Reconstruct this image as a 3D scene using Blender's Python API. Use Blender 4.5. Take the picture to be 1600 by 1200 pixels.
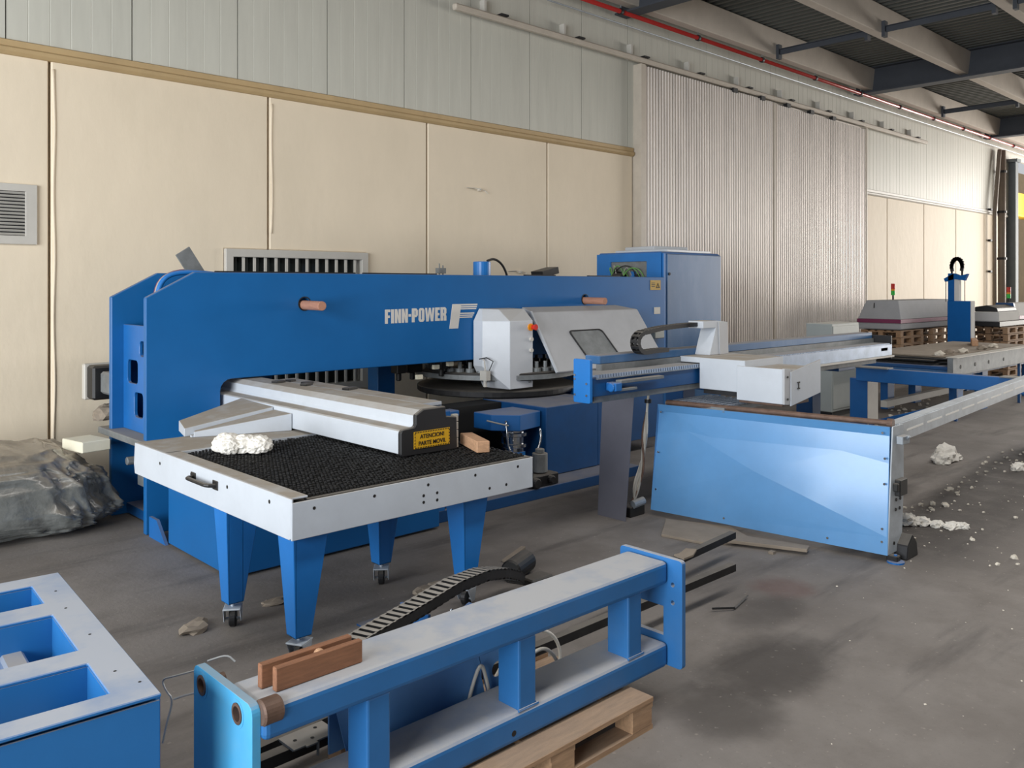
import bpy, bmesh, math, random
from mathutils import Vector, Matrix, noise

for o in list(bpy.data.objects):
    bpy.data.objects.remove(o, do_unlink=True)
SC = bpy.context.scene
COL = SC.collection
PI = math.pi

# ------------------------------------------------------------------ camera
cam_d = bpy.data.cameras.new('camera')
cam_d.sensor_width = 36.0
cam_d.lens = 36.0 * 1340 / 1600
cam_d.shift_y = -154 / 1600
cam_d.clip_end = 300
cam = bpy.data.objects.new('camera', cam_d)
COL.objects.link(cam)
cam.location = (0, 0, 2.0)
cam.rotation_euler = (PI / 2, 0, -math.radians(90 - 46.66))
SC.camera = cam

# ------------------------------------------------------------------ world, daylight
W = bpy.data.worlds.new('daylight')
SC.world = W
W.use_nodes = True
wn = W.node_tree.nodes
wn['Background'].inputs[0].default_value = (0.93, 0.96, 1.0, 1)
wn['Background'].inputs[1].default_value = 0.6


def area(name, loc, rot, sx, sy, power, col):
    d = bpy.data.lights.new(name, 'AREA')
    d.shape = 'RECTANGLE'
    d.size, d.size_y, d.energy, d.color = sx, sy, power, col
    o = bpy.data.objects.new(name, d)
    COL.objects.link(o)
    o.location = loc
    o.rotation_euler = rot
    return o


# daylight through the open gate at the left end of the hall, the open right end, and an added overhead fill
area('gate_daylight_left', (-7.4, 1.7, 2.8), (0, -PI / 2, 0), 5.6, 9.4, 1960, (0.93, 0.97, 1.0))
area('gate_daylight_right', (40, 0.5, 3.4), (0, PI / 2, 0), 6.4, 18.0, 5200, (1.0, 0.95, 0.88))
area('overhead_fill', (9.0, 1.4, 6.38), (0, 0, 0), 22.0, 1.0, 540, (1.0, 0.97, 0.93))  # unseen strip under the closed roof, added to light floor and top faces
vs = SC.view_settings
vs.view_transform = 'Standard'
vs.look = 'None'
vs.gamma = 1.0
vs.use_curve_mapping = False
vs.exposure = 0.0


# ------------------------------------------------------------------ materials
def lin(c):
    return tuple(((x / 255) / 12.92 if x / 255 <= 0.04045 else ((x / 255 + 0.055) / 1.055) ** 2.4) for x in c) + (1,)


def mat(name, col, rough=0.5, metal=0.0, var=0.12, scale=4.0, dust=0.0, dustcol=(158, 150, 140), bump=0.0, bscale=60.0,
        stretch=None, spec=0.5, dirt=0.0, dirtcol=(70, 62, 55), dirtscale=1.2, soft=(0.55, 0.95), coat=0.0):
    m = bpy.data.materials.new(name)
    m.use_nodes = True
    nt = m.node_tree
    N, L = nt.nodes, nt.links
    b = N['Principled BSDF']
    b.inputs['Roughness'].default_value = rough
    b.inputs['Metallic'].default_value = metal
    b.inputs['Specular IOR Level'].default_value = spec
    if coat:
        b.inputs['Coat Weight'].default_value = coat
        b.inputs['Coat Roughness'].default_value = 0.15
    tc = N.new('ShaderNodeTexCoord')
    mp = N.new('ShaderNodeMapping')
    L.new(tc.outputs['Object'], mp.inputs[0])
    if stretch:
        mp.inputs['Scale'].default_value = stretch
    n1 = N.new('ShaderNodeTexNoise')
    n1.inputs['Scale'].default_value = scale
    n1.inputs['Detail'].default_value = 6
    n1.inputs['Roughness'].default_value = 0.65
    L.new(mp.outputs[0], n1.inputs['Vector'])
    c = lin(col)
    mx = N.new('ShaderNodeMix')
    mx.data_type = 'RGBA'
    rp = N.new('ShaderNodeMapRange')
    rp.inputs[1].default_value, rp.inputs[2].default_value = 0.3, 0.7
    L.new(n1.outputs[0], rp.inputs[0])
    L.new(rp.outputs[0], mx.inputs[0])
    mx.inputs[6].default_value = tuple(x * (1 - var) for x in c[:3]) + (1,)
    mx.inputs[7].default_value = tuple(min(1, x * (1 + var)) for x in c[:3]) + (1,)
    out = mx.outputs[2]
    if dirt:
        n2 = N.new('ShaderNodeTexNoise')
        n2.inputs['Scale'].default_value = dirtscale
        n2.inputs['Detail'].default_value = 8
        n2.inputs['Roughness'].default_value = 0.7
        L.new(mp.outputs[0], n2.inputs['Vector'])
        r2 = N.new('ShaderNodeMapRange')
        r2.inputs[1].default_value, r2.inputs[2].default_value = 0.5, 0.75
        r2.inputs[3].default_value, r2.inputs[4].default_value = 0.0, dirt
        L.new(n2.outputs[0], r2.inputs[0])
        m2 = N.new('ShaderNodeMix')
        m2.data_type = 'RGBA'
        L.new(r2.outputs[0], m2.inputs[0])
        L.new(out, m2.inputs[6])
        m2.inputs[7].default_value = lin(dirtcol)
        out = m2.outputs[2]
    if dust:
        g = N.new('ShaderNodeNewGeometry')
        sp = N.new('ShaderNodeSeparateXYZ')
        L.new(g.outputs['Normal'], sp.inputs[0])
        r3 = N.new('ShaderNodeMapRange')
        r3.inputs[1].default_value, r3.inputs[2].default_value = soft
        L.new(sp.outputs[2], r3.inputs[0])
        n3 = N.new('ShaderNodeTexNoise')
        n3.inputs['Scale'].default_value = 5.0
        n3.inputs['Detail'].default_value = 7
        n3.inputs['Roughness'].default_value = 0.6
        L.new(tc.outputs['Object'], n3.inputs['Vector'])
        r4 = N.new('ShaderNodeMapRange')
        r4.inputs[1].default_value, r4.inputs[2].default_value = 0.2, 0.55
        r4.inputs[3].default_value, r4.inputs[4].default_value = 0.55 * dust, dust
        L.new(n3.outputs[0], r4.inputs[0])
        mu = N.new('ShaderNodeMath')
        mu.operation = 'MULTIPLY'
        L.new(r3.outputs[0], mu.inputs[0])
        L.new(r4.outputs[0], mu.inputs[1])
        m3 = N.new('ShaderNodeMix')
        m3.data_type = 'RGBA'
        L.new(mu.outputs[0], m3.inputs[0])
        L.new(out, m3.inputs[6])
        m3.inputs[7].default_value = lin(dustcol)
        out = m3.outputs[2]
        rr = N.new('ShaderNodeMapRange')
        L.new(mu.outputs[0], rr.inputs[0])
        rr.inputs[3].default_value, rr.inputs[4].default_value = rough, 0.92
        L.new(rr.outputs[0], b.inputs['Roughness'])
        if metal:
            rm = N.new('ShaderNodeMapRange')
            L.new(mu.outputs[0], rm.inputs[0])
            rm.inputs[3].default_value, rm.inputs[4].default_value = metal, 0.0
            L.new(rm.outputs[0], b.inputs['Metallic'])
    L.new(out, b.inputs['Base Color'])
    if bump:
        n4 = N.new('ShaderNodeTexNoise')
        n4.inputs['Scale'].default_value = bscale
        n4.inputs['Detail'].default_value = 4
        L.new(mp.outputs[0], n4.inputs['Vector'])
        bp = N.new('ShaderNodeBump')
        bp.inputs['Strength'].default_value = bump
        bp.inputs['Distance'].default_value = 0.01
        L.new(n4.outputs[0], bp.inputs['Height'])
        L.new(bp.outputs[0], b.inputs['Normal'])
    return m


M = {}
M['blue'] = mat('blue_paint', (26, 100, 170), 0.4, var=0.08, dust=0.55, dirt=0.12, dirtcol=(90, 100, 110))
M['blue_plate'] = mat('blue_plate_paint', (24, 96, 158), 0.36, var=0.06, scale=2, dust=0.5, dirt=0.1, dirtcol=(30, 86, 130), spec=.35)
M['blue_bright'] = mat('bright_blue_paint', (32, 112, 186), 0.36, var=0.06, dust=0.45)
M['blue_frame'] = mat('dusty_blue_frame_paint', (40, 104, 164), 0.45, var=0.1, dust=0.86, dustcol=(182, 180, 177), dirt=0.25, dirtcol=(95, 115, 135), soft=(0.35, 0.8))
M['blue_pale'] = mat('pale_blue_paint', (78, 168, 216), 0.5, var=0.06, dirt=0.2, dirtcol=(140, 180, 200), dirtscale=5, dust=0.6)
M['blue_crate'] = mat('blue_crate_paint', (36, 108, 172), 0.42, var=0.05, dust=0.86, dustcol=(178, 180, 184), dirtscale=3, soft=(0.6, 0.9))
M['blue_panel'] = mat('blue_skirt_paint', (88, 146, 200), 0.34, var=0.06, scale=3, dirt=0.25, dirtcol=(105, 150, 192), dirtscale=2, dust=0.5, coat=0.6)
M['blue_dark'] = mat('dark_blue_paint', (18, 74, 128), 0.42, var=0.1, dust=0.6, dirt=0.2, dirtcol=(40, 50, 65))
M['blue_dusty'] = mat('dusty_blue_paint', (50, 98, 146), 0.4, var=0.12, scale=2.2, stretch=(1, 1, 0.35), dust=0.8, dirt=0.6, dirtcol=(96, 122, 155), dirtscale=2.2)
M['white'] = mat('white_sheet_paint', (190, 196, 204), 0.4, var=0.04, dust=0.95, dustcol=(150, 140, 126), dirt=0.12, dirtcol=(120, 115, 108), dirtscale=3)
M['white_clean'] = mat('white_cover_paint', (196, 200, 206), 0.4, var=0.04, dust=0.75, dustcol=(170, 162, 150), dirt=0.08)
M['grey_cover'] = mat('grey_cover_paint', (176, 178, 182), 0.42, var=0.05, dust=0.6, dirt=0.1)
M['grey_box'] = mat('grey_box_paint', (160, 165, 162), 0.5, var=0.05, dust=0.8, dustcol=(215, 210, 200))
M['alu'] = mat('aluminium', (168, 182, 202), 0.34, 0.55, var=0.16, scale=5, stretch=(1, 1, 1), dust=0.8, dirt=0.35, dirtcol=(150, 165, 185), dirtscale=6)
M['steel'] = mat('galvanised_steel', (158, 166, 174), 0.42, 0.35, var=0.18, scale=9, dust=0.7, dirt=0.3, dirtcol=(90, 88, 86))
M['steel_dull'] = mat('dull_steel', (126, 130, 132), 0.55, 0.3, var=0.2, scale=8, dust=0.7, dirt=0.4)
M['steel_dark'] = mat('dark_steel', (46, 46, 48), 0.5, 0.5, var=0.3, scale=7, dust=0.75, dustcol=(128, 122, 114))
M['chrome'] = mat('chrome', (205, 208, 210), 0.2, 1.0, var=0.06)
M['rust'] = mat('rusty_steel', (104, 82, 70), 0.6, 0.3, var=0.3, scale=14, dirt=0.4, dirtcol=(70, 48, 38))
M['black'] = mat('black_plastic', (26, 26, 27), 0.5, var=0.2, dust=0.35)
M['black_cap'] = mat('black_end_cap', (34, 34, 36), 0.55, var=0.12, dust=0.6)
M['bristle'] = mat('black_bristles', (24, 24, 25), 0.7, var=0.3, scale=40)
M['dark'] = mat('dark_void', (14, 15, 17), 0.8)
M['wood'] = mat('raw_timber', (184, 144, 112), 0.72, var=0.22, scale=7, stretch=(1.2, 9, 9), bump=0.25, dirt=0.25, dirtcol=(110, 76, 52))
M['wood_red'] = mat('reddish_timber', (134, 92, 66), 0.7, var=0.24, scale=7, stretch=(1.2, 9, 9), bump=0.25, dirt=0.5, dirtcol=(84, 50, 34), dirtscale=2)
M['wood_pal'] = mat('pallet_timber', (166, 134, 104), 0.8, var=0.24, scale=6, stretch=(1.2, 9, 9), bump=0.3, dirt=0.45, dirtcol=(118, 84, 60), dust=0.35)
M['dowel'] = mat('dowel_timber', (172, 124, 102), 0.6, var=0.15, scale=12, stretch=(6, 1, 6))
M['post_steel'] = mat('end_post_steel', (186, 194, 202), 0.4, 0.15, var=.15, scale=6, dirt=.3, dirtcol=(110, 110, 110))
M['blue_matt'] = mat('matt_blue_paint', (24, 92, 160), 0.8, var=0.06, spec=.1)
M['far_grey'] = mat('matt_grey_cover_paint', (164, 166, 170), 0.75, var=0.05, spec=.15)
M['far_white'] = mat('matt_white_paint', (206, 206, 204), 0.8, var=0.04, spec=.1)
M['column_grey'] = mat('grey_column_paint', (112, 120, 124), 0.7, var=0.1)
M['blue_shell'] = mat('lightened_shell_blue', (96, 150, 208), 0.45, var=0.06, dust=.6)  # blue lightened to make up for the shade the shell lies in
M['slot_bright_white'] = mat('slot_bright_white', (238, 238, 234), 0.5, var=.02)  # white that stands in for brightness showing in the rail slots
M['rag'] = mat('white_rag', (226, 222, 214), 0.9, var=0.06, bump=0.2)
M['foam'] = mat('cream_foam', (228, 222, 200), 0.85, var=0.05, bump=0.15)
M['yellow'] = mat('yellow_sign', (206, 158, 28), 0.5, var=0.05)
M['yellow_plate'] = mat('yellow_plate', (176, 140, 44), 0.5, var=0.06)
M['ink'] = mat('black_ink', (24, 22, 20), 0.6)
M['logo'] = mat('silver_lettering', (206, 202, 196), 0.45, var=0.04)
M['red'] = mat('red_plastic', (205, 40, 28), 0.4)
M['orange'] = mat('orange_plastic', (235, 150, 30), 0.45)
M['green'] = mat('green_lens', (40, 190, 70), 0.35)
M['purple'] = mat('purple_stripe', (120, 42, 82), 0.5)
M['cable_grey'] = mat('grey_cable', (168, 164, 156), 0.5, var=0.1)
M['cable_white'] = mat('white_cable', (214, 208, 196), 0.5, var=0.05)
M['cable_green'] = mat('green_cable', (110, 165, 90), 0.5)
M['pipe_red'] = mat('red_pipe_paint', (176, 48, 44), 0.22, var=0.06)
M['pipe_grey'] = mat('grey_brown_pipe', (128, 116, 104), 0.5, var=0.1)
M['rail_cream'] = mat('cream_rail_paint', (196, 186, 172), 0.5, var=0.08)
M['wall_dark'] = mat('darkened_unseen_wall', (92, 84, 78), 0.9, var=0.15)  # unseen walls coloured dark so they bounce less light
M['concrete_beam'] = mat('concrete_beam', (196, 186, 174), 0.85, var=0.08, scale=2)
M['beam_dark'] = mat('dark_beam_paint', (62, 66, 74), 0.7, var=0.1)
M['deck'] = mat('grey_roof_deck', (92, 94, 90), 0.6, 0.2, var=0.1, scale=2)
M['cream'] = mat('cream_wall_paint', (233, 218, 194), 0.62, var=0.035, scale=1.3, bump=0.5, bscale=7, dirt=0.16, dirtcol=(190, 178, 150), dirtscale=0.9, stretch=(1, 1, 0.5))
M['wall_grey'] = mat('grey_sandwich_panel', (200, 199, 188), 0.5, var=0.05, scale=2.4, stretch=(3, 3, 0.3), dirt=0.25, dirtcol=(168, 165, 156), dirtscale=1.1)
M['trim'] = mat('tan_trim_paint', (186, 160, 118), 0.6, var=0.1, dirt=0.35, dirtcol=(120, 98, 70), dirtscale=2)
M['door'] = mat('corrugated_door_metal', (216, 208, 200), 0.46, 0.15, var=0.1, scale=1.4, stretch=(8, 1, 0.4), dirt=0.4, dirtcol=(120, 112, 108), dirtscale=0.8)
M['glass_dark'] = mat('dark_window_glass', (40, 46, 46), 0.12, var=0.2, scale=1)
M['frame_grey'] = mat('pale_grey_frame_paint', (196, 192, 184), 0.5, var=0.05)
M['plaster'] = mat('plaster_crumbs', (214, 206, 192), 0.9, var=0.1)
M['cardboard'] = mat('dusty_cardboard', (146, 134, 120), 0.9, var=0.14, dirt=0.4, dirtcol=(96, 88, 80))
M['yellow_crane'] = mat('yellow_crane_paint', (236, 190, 40), 0.5)


# ------------------------------------------------------------------ builder
class B:
    def __init__(s):
        s.bm = bmesh.new()

    def face(s, pts):
        s.bm.faces.new([s.bm.verts.new(p) for p in pts])
        return s

    def box(s, x0, x1, y0, y1, z0, z1, m=None):
        r = bmesh.ops.create_cube(s.bm, size=1.0)
        for v in r['verts']:
            v.co = Vector((x0 + (v.co.x + .5) * (x1 - x0), y0 + (v.co.y + .5) * (y1 - y0), z0 + (v.co.z + .5) * (z1 - z0)))
            if m:
                v.co = m @ v.co
        return s

    def bar(s, p0, p1, w, h, up=(0, 0, 1)):
        p0, p1 = Vector(p0), Vector(p1)
        d = (p1 - p0)
        L = d.length
        d.normalize()
        u = Vector(up)
        sd = d.cross(u).normalized()
        u = sd.cross(d)
        m = Matrix((d, sd, u)).transposed().to_4x4()
        m.translation = p0
        return s.box(0, L, -w / 2, w / 2, -h / 2, h / 2, m)

    def poly(s, pts, ax, a, b, m=None, holes=()):
        def P(p, t):
            q = Vector((t, p[0], p[1]) if ax == 'x' else ((p[0], t, p[1]) if ax == 'y' else (p[0], p[1], t)))
            return m @ q if m else q
        if not holes:
            n = len(pts)
            A = [s.bm.verts.new(P(p, a)) for p in pts]
            Bv = [s.bm.verts.new(P(p, b)) for p in pts]
            s.bm.faces.new(A)
            s.bm.faces.new(Bv[::-1])
            for i in range(n):
                s.bm.faces.new((A[i], A[(i + 1) % n], Bv[(i + 1) % n], Bv[i]))
            return s
        for t in (a, b):
            es = []
            for lp in [pts] + list(holes):
                V = [s.bm.verts.new(P(p, t)) for p in lp]
                es += [s.bm.edges.new((V[i], V[(i + 1) % len(V)])) for i in range(len(V))]
            bmesh.ops.triangle_fill(s.bm, use_beauty=True, use_dissolve=False, edges=es)
        for lp in [pts] + list(holes):
            n = len(lp)
            for i in range(n):
                p, q = lp[i], lp[(i + 1) % n]
                s.face([P(p, a), P(q, a), P(q, b), P(p, b)])
        bmesh.ops.remove_doubles(s.bm, verts=s.bm.verts, dist=1e-5)
        return s

    def cyl(s, p0, p1, r, n=16, r2=None, ph=0.0):
        p0, p1 = Vector(p0), Vector(p1)
        d = (p1 - p0).normalized()
        a = d.orthogonal().normalized()
        b = d.cross(a)
        r2 = r if r2 is None else r2
        A = [s.bm.verts.new(p0 + r * (math.cos(2 * PI * i / n + ph) * a + math.sin(2 * PI * i / n + ph) * b)) for i in range(n)]
        C = [s.bm.verts.new(p1 + r2 * (math.cos(2 * PI * i / n + ph) * a + math.sin(2 * PI * i / n + ph) * b)) for i in range(n)]
        s.bm.faces.new(A[::-1])
        s.bm.faces.new(C)
        for i in range(n):
            s.bm.faces.new((A[i], A[(i + 1) % n], C[(i + 1) % n], C[i]))
        return s

    def ring(s, c, ax, r0, r1, h, n=24):
        c, d = Vector(c), Vector(ax).normalized()
        a = d.orthogonal().normalized()
        b = d.cross(a)
        R = []
        for (r, z) in ((r0, 0), (r1, 0), (r1, h), (r0, h)):
            R.append([s.bm.verts.new(c + d * z + r * (math.cos(2 * PI * i / n) * a + math.sin(2 * PI * i / n) * b)) for i in range(n)])
        for k in range(4):
            for i in range(n):
                s.bm.faces.new((R[k][i], R[k][(i + 1) % n], R[(k + 1) % 4][(i + 1) % n], R[(k + 1) % 4][i]))
        return s

    def tube(s, pts, r, n=8, smooth_pts=0):
        P = [Vector(p) for p in pts]
        for _ in range(smooth_pts):
            Q = [P[0]]
            for i in range(len(P) - 1):
                Q += [P[i] * .75 + P[i + 1] * .25, P[i] * .25 + P[i + 1] * .75]
            P = Q + [P[-1]]
        rings = []
        a = None
        for i, p in enumerate(P):
            d = (P[min(i + 1, len(P) - 1)] - P[max(i - 1, 0)]).normalized()
            if a is None:
                a = d.orthogonal().normalized()
            a = (a - d * a.dot(d)).normalized()
            b = d.cross(a)
            rings.append([s.bm.verts.new(p + r * (math.cos(2 * PI * k / n) * a + math.sin(2 * PI * k / n) * b)) for k in range(n)])
        for i in range(len(rings) - 1):
            for k in range(n):
                s.bm.faces.new((rings[i][k], rings[i][(k + 1) % n], rings[i + 1][(k + 1) % n], rings[i + 1][k]))
        s.bm.faces.new(rings[0][::-1])
        s.bm.faces.new(rings[-1])
        return s

    def lump(s, c, rx, ry, rz, sub=2, amp=0.35, freq=2.2, seed=0, flat=True):
        r = bmesh.ops.create_icosphere(s.bm, subdivisions=sub, radius=1.0)
        for v in r['verts']:
            k = 1 + amp * noise.noise(v.co * freq + Vector((seed * 7.3, seed * 3.1, 0)))
            q = v.co * k
            z = q.z * rz
            if flat and z < -rz * .45:
                z = -rz * .45
            v.co = Vector((c[0] + q.x * rx, c[1] + q.y * ry, c[2] + z + (rz * .45 if flat else 0)))
        return s

    def xf(s, m):
        bmesh.ops.transform(s.bm, matrix=m, verts=s.bm.verts)
        return s

    def done(s, name, material, parent=None, bev=0.0, smooth=False, seg=1, label=None, loc=None, kind=None, recalc=True):
        if recalc:
            bmesh.ops.recalc_face_normals(s.bm, faces=s.bm.faces)
        if parent is not None:
            o0 = Vector((0, 0, 0))
            p = parent
            while p is not None:
                o0 += p.location
                p = p.parent
        elif loc is not None:
            o0 = Vector(loc)
        else:
            xs = [v.co for v in s.bm.verts]
            o0 = Vector(((min(v.x for v in xs) + max(v.x for v in xs)) / 2, (min(v.y for v in xs) + max(v.y for v in xs)) / 2, min(v.z for v in xs)))
        bmesh.ops.translate(s.bm, verts=s.bm.verts, vec=-o0)
        me = bpy.data.meshes.new(name)
        s.bm.to_mesh(me)
        s.bm.free()
        if smooth:
            for p in me.polygons:
                p.use_smooth = True
        me.materials.append(M[material] if isinstance(material, str) else material)
        o = bpy.data.objects.new(name, me)
        COL.objects.link(o)
        if parent is not None:
            o.parent = parent
        else:
            o.location = o0
        if bev:
            md = o.modifiers.new('bevel', 'BEVEL')
            md.width = bev
            md.segments = seg
            md.limit_method = 'ANGLE'
            md.angle_limit = math.radians(35)
        if label:
            o['label'] = label
        if kind:
            o['kind'] = kind
        return o


def thing(name, label, cat, loc=(0, 0, 0), group=None):
    o = bpy.data.objects.new(name, None)
    COL.objects.link(o)
    o.location = loc
    o.empty_display_size = 0.1
    o['label'] = label
    o['category'] = cat
    if group:
        o['group'] = group
    return o


def tag(o, label, cat, group=None, kind=None):
    o['label'] = label
    o['category'] = cat
    if group:
        o['group'] = group
    if kind:
        o['kind'] = kind
    return o


def struct(o):
    o['kind'] = 'structure'
    return o


def dup(o, parent=None, dloc=None, loc=None, rot=None):
    c = o.copy()
    COL.objects.link(c)
    if parent is not None:
        c.parent = parent
    if loc is not None:
        c.location = loc
    if rot is not None:
        c.rotation_euler = rot
    return c


def copy_tree(root, loc, rz=0.0, label=None, group=None):
    r = root.copy()
    COL.objects.link(r)
    r.location = loc
    r.rotation_euler = (0, 0, rz)
    if label:
        r['label'] = label
    if group:
        r['group'] = group
    for ch in list(root.children):
        c = ch.copy()
        COL.objects.link(c)
        c.parent = r
        for g in list(ch.children):
            d = g.copy()
            COL.objects.link(d)
            d.parent = c
    return r


def rz_at(x, y, z, ang):
    return Matrix.Translation((x, y, z)) @ Matrix.Rotation(ang, 4, 'Z')


def rrect(x0, x1, z0, z1, r, n=4):
    pts = []
    for cx, cz, a0 in ((x1 - r, z1 - r, 0), (x0 + r, z1 - r, 90), (x0 + r, z0 + r, 180), (x1 - r, z0 + r, 270)):
        for i in range(n + 1):
            a = math.radians(a0 + 90 * i / n)
            pts.append((cx + r * math.cos(a), cz + r * math.sin(a)))
    return pts


def circ(cx, cz, r, n=16):
    return [(cx + r * math.cos(2 * PI * i / n), cz + r * math.sin(2 * PI * i / n)) for i in range(n)]


def lettering(name, text, size, m4, material, parent, bold=0.0, sx=1.0, depth=0.002, align='LEFT'):
    cu = bpy.data.curves.new(name, 'FONT')
    cu.body = text
    cu.size = size
    cu.extrude = depth
    cu.offset = bold
    cu.align_x = align
    tmp = bpy.data.objects.new(name, cu)
    COL.objects.link(tmp)
    dg = bpy.context.evaluated_depsgraph_get()
    me = bpy.data.meshes.new_from_object(tmp.evaluated_get(dg))
    bpy.data.objects.remove(tmp, do_unlink=True)
    bpy.data.curves.remove(cu)
    me.transform(Matrix.Scale(sx, 4, (1, 0, 0)))
    off = Vector((0, 0, 0))
    p = parent
    while p is not None:
        off += p.location
        p = p.parent
    me.transform(Matrix.Translation(-off) @ m4)
    me.materials.clear()
    me.materials.append(M[material])
    o = bpy.data.objects.new(name, me)
    COL.objects.link(o)
    o.parent = parent
    return o


# orientation helpers for flat print: on a face that looks towards -Y / towards -X
FACE_Y = Matrix(((1, 0, 0, 0), (0, 0, -1, 0), (0, 1, 0, 0), (0, 0, 0, 1)))
FACE_X = Matrix(((0, 0, -1, 0), (-1, 0, 0, 0), (0, 1, 0, 0), (0, 0, 0, 1)))

# ================================================================== SETTING
YW = 9.12
# ---- floor
def floor_material():
    m = bpy.data.materials.new('stained_concrete')
    m.use_nodes = True
    nt = m.node_tree
    N, L = nt.nodes, nt.links
    b = N['Principled BSDF']
    b.inputs['Roughness'].default_value = 0.8
    b.inputs['Specular IOR Level'].default_value = 0.3
    tc = N.new('ShaderNodeTexCoord')

    def nz(scale, detail=8, rough=0.65, st=None):
        n = N.new('ShaderNodeTexNoise')
        n.inputs['Scale'].default_value = scale
        n.inputs['Detail'].default_value = detail
        n.inputs['Roughness'].default_value = rough
        if st:
            mp = N.new('ShaderNodeMapping')
            mp.inputs['Scale'].default_value = st[:3]
            mp.inputs['Rotation'].default_value = (0, 0, st[3])
            L.new(tc.outputs['Object'], mp.inputs[0])
            L.new(mp.outputs[0], n.inputs['Vector'])
        else:
            L.new(tc.outputs['Object'], n.inputs['Vector'])
        return n.outputs[0]

    def rng(v, a, b_, c=0.0, d=1.0):
        r = N.new('ShaderNodeMapRange')
        r.interpolation_type = 'SMOOTHSTEP'
        L.new(v, r.inputs[0])
        for i, q in enumerate((a, b_, c, d)):
            r.inputs[i + 1].default_value = q
        return r.outputs[0]

    def mix(f, a, c):
        x = N.new('ShaderNodeMix')
        x.data_type = 'RGBA'
        L.new(f, x.inputs[0])
        if isinstance(a, tuple):
            x.inputs[6].default_value = lin(a)
        else:
            L.new(a, x.inputs[6])
        if isinstance(c, tuple):
            x.inputs[7].default_value = lin(c)
        else:
            L.new(c, x.inputs[7])
        return x.outputs[2]

    def mth(op, a, c):
        x = N.new('ShaderNodeMath')
        x.operation = op
        for i, q in enumerate((a, c)):
            if isinstance(q, (int, float)):
                x.inputs[i].default_value = q
            else:
                L.new(q, x.inputs[i])
        return x.outputs[0]

    col = mix(rng(nz(0.55), 0.3, 0.7), (116, 110, 105), (138, 132, 127))
    col = mix(rng(nz(2.4), 0.42, 0.72, 0, 0.45), col, (104, 97, 91))
    # the swept lane, worn lighter and browner, on the far side of a diagonal seam of dirt
    sp = N.new('ShaderNodeSeparateXYZ')
    L.new(tc.outputs['Object'], sp.inputs[0])
    # oil and tyre streaks along the lane
    col = mix(rng(nz(1.6, 6, 0.6, (0.35, 2.2, 1, 0.5)), 0.52, 0.74, 0, 0.6), col, (78, 74, 72))
    # dark grime band beside the seam (metres from the seam line, wobbling)
    ln = mth('ADD', mth('MULTIPLY', sp.outputs[0], -0.06), sp.outputs[1])
    ln = mth('ADD', ln, mth('MULTIPLY', nz(1.1), 0.5))
    band = mth('MULTIPLY', rng(ln, 2.95, 2.8), rng(ln, 1.6, 2.4))
    band = mth('MULTIPLY', band, rng(sp.outputs[0], 5.6, 6.8))
    col = mix(mth('MULTIPLY', band, rng(nz(3.0), 0.25, 0.6, 0.45, 0.8)), col, (70, 66, 64))
    # an old round oil stain by the feeding table and dark spill by the pallet
    for (cx, cy, rx, ry, k) in ((8.35, 3.55, 0.55, 0.22, 0.6), (4.1, 2.35, 0.55, 0.32, 0.75), (4.75, 2.75, 0.4, 0.2, 0.5), (3.5, 2.25, 0.3, 0.3, 0.6)):
        dx = mth('POWER', mth('DIVIDE', mth('SUBTRACT', sp.outputs[0], cx), rx), 2)
        dy = mth('POWER', mth('DIVIDE', mth('SUBTRACT', sp.outputs[1], cy), ry), 2)
        r = mth('ADD', mth('ADD', dx, dy), mth('MULTIPLY', nz(4.0), 1.2))
        col = mix(rng(r, 1.9, 0.7, 0, k), col, (60, 55, 52))
    # reddish rust patch
    dx = mth('POWER', mth('SUBTRACT', sp.outputs[0], 5.2), 2)
    dy = mth('POWER', mth('SUBTRACT', sp.outputs[1], 2.9), 2)
    col = mix(rng(mth('ADD', mth('ADD', dx, dy), mth('MULTIPLY', nz(5.0), 0.1)), 0.12, 0.05, 0, 0.35), col, (104, 62, 54))
    # fine light specks of plaster dust
    col = mix(rng(nz(34.0, 2, 0.4), 0.68, 0.76, 0, 0.3), col, (178, 170, 160))
    col = mix(rng(nz(60.0, 3, 0.6), 0.6, 0.78, 0, 0.4), col, (84, 79, 75))
    L.new(col, b.inputs['Base Color'])
    bp = N.new('ShaderNodeBump')
    bp.inputs['Strength'].default_value = 0.25
    bp.inputs['Distance'].default_value = 0.01
    L.new(nz(26.0), bp.inputs['Height'])
    L.new(bp.outputs[0], b.inputs['Normal'])
    return m


M['floor'] = floor_material()
struct(B().box(-7.5, 40, -9, YW + .2, -0.2, 0).box(30.4, 60, YW + .2, 16, -.2, 0).done('floor', 'floor', loc=(0, 0, 0)))

# ---- back wall: backing, cream concrete panels below, narrow sandwich panels above
DX0, DX1, DZ = 11.43, 19.95, 5.72
wall = struct(B().box(-7.5, 30.4, YW + .14, YW + .26, 0, 7.1).done('wall_back', 'dark', loc=(0, YW + .2, 0)))
G = 0.012
seam = [2.448 + 2.3 * k for k in range(-4, 4)] + [DX0 - .02]
WX0, WX1, WZ0, WZ1 = 4.21, 6.08, 0.72, 2.41
lo_top = 4.2
for i in range(len(seam) - 1):
    a, c = seam[i] + G, seam[i + 1] - G
    if a < WX0 < c:
        pts = [(a, 0), (c, 0), (c, WZ0), (WX0, WZ0), (WX0, WZ1), (c, WZ1), (c, lo_top), (a, lo_top)]
    elif a < WX1 < c:
        pts = [(a, 0), (c, 0), (c, lo_top), (a, lo_top), (a, WZ1), (WX1, WZ1), (WX1, WZ0), (a, WZ0)]
    else:
        pts = [(a, 0), (c, 0), (c, lo_top), (a, lo_top)]
    B().poly(pts, 'y', YW, YW + .12).done('panel', 'cream', wall, bev=0.012)
seam2 = [DX1 + .02] + [21.45 + 2.3 * k for k in range(0, 4)] + [30.4]
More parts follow.
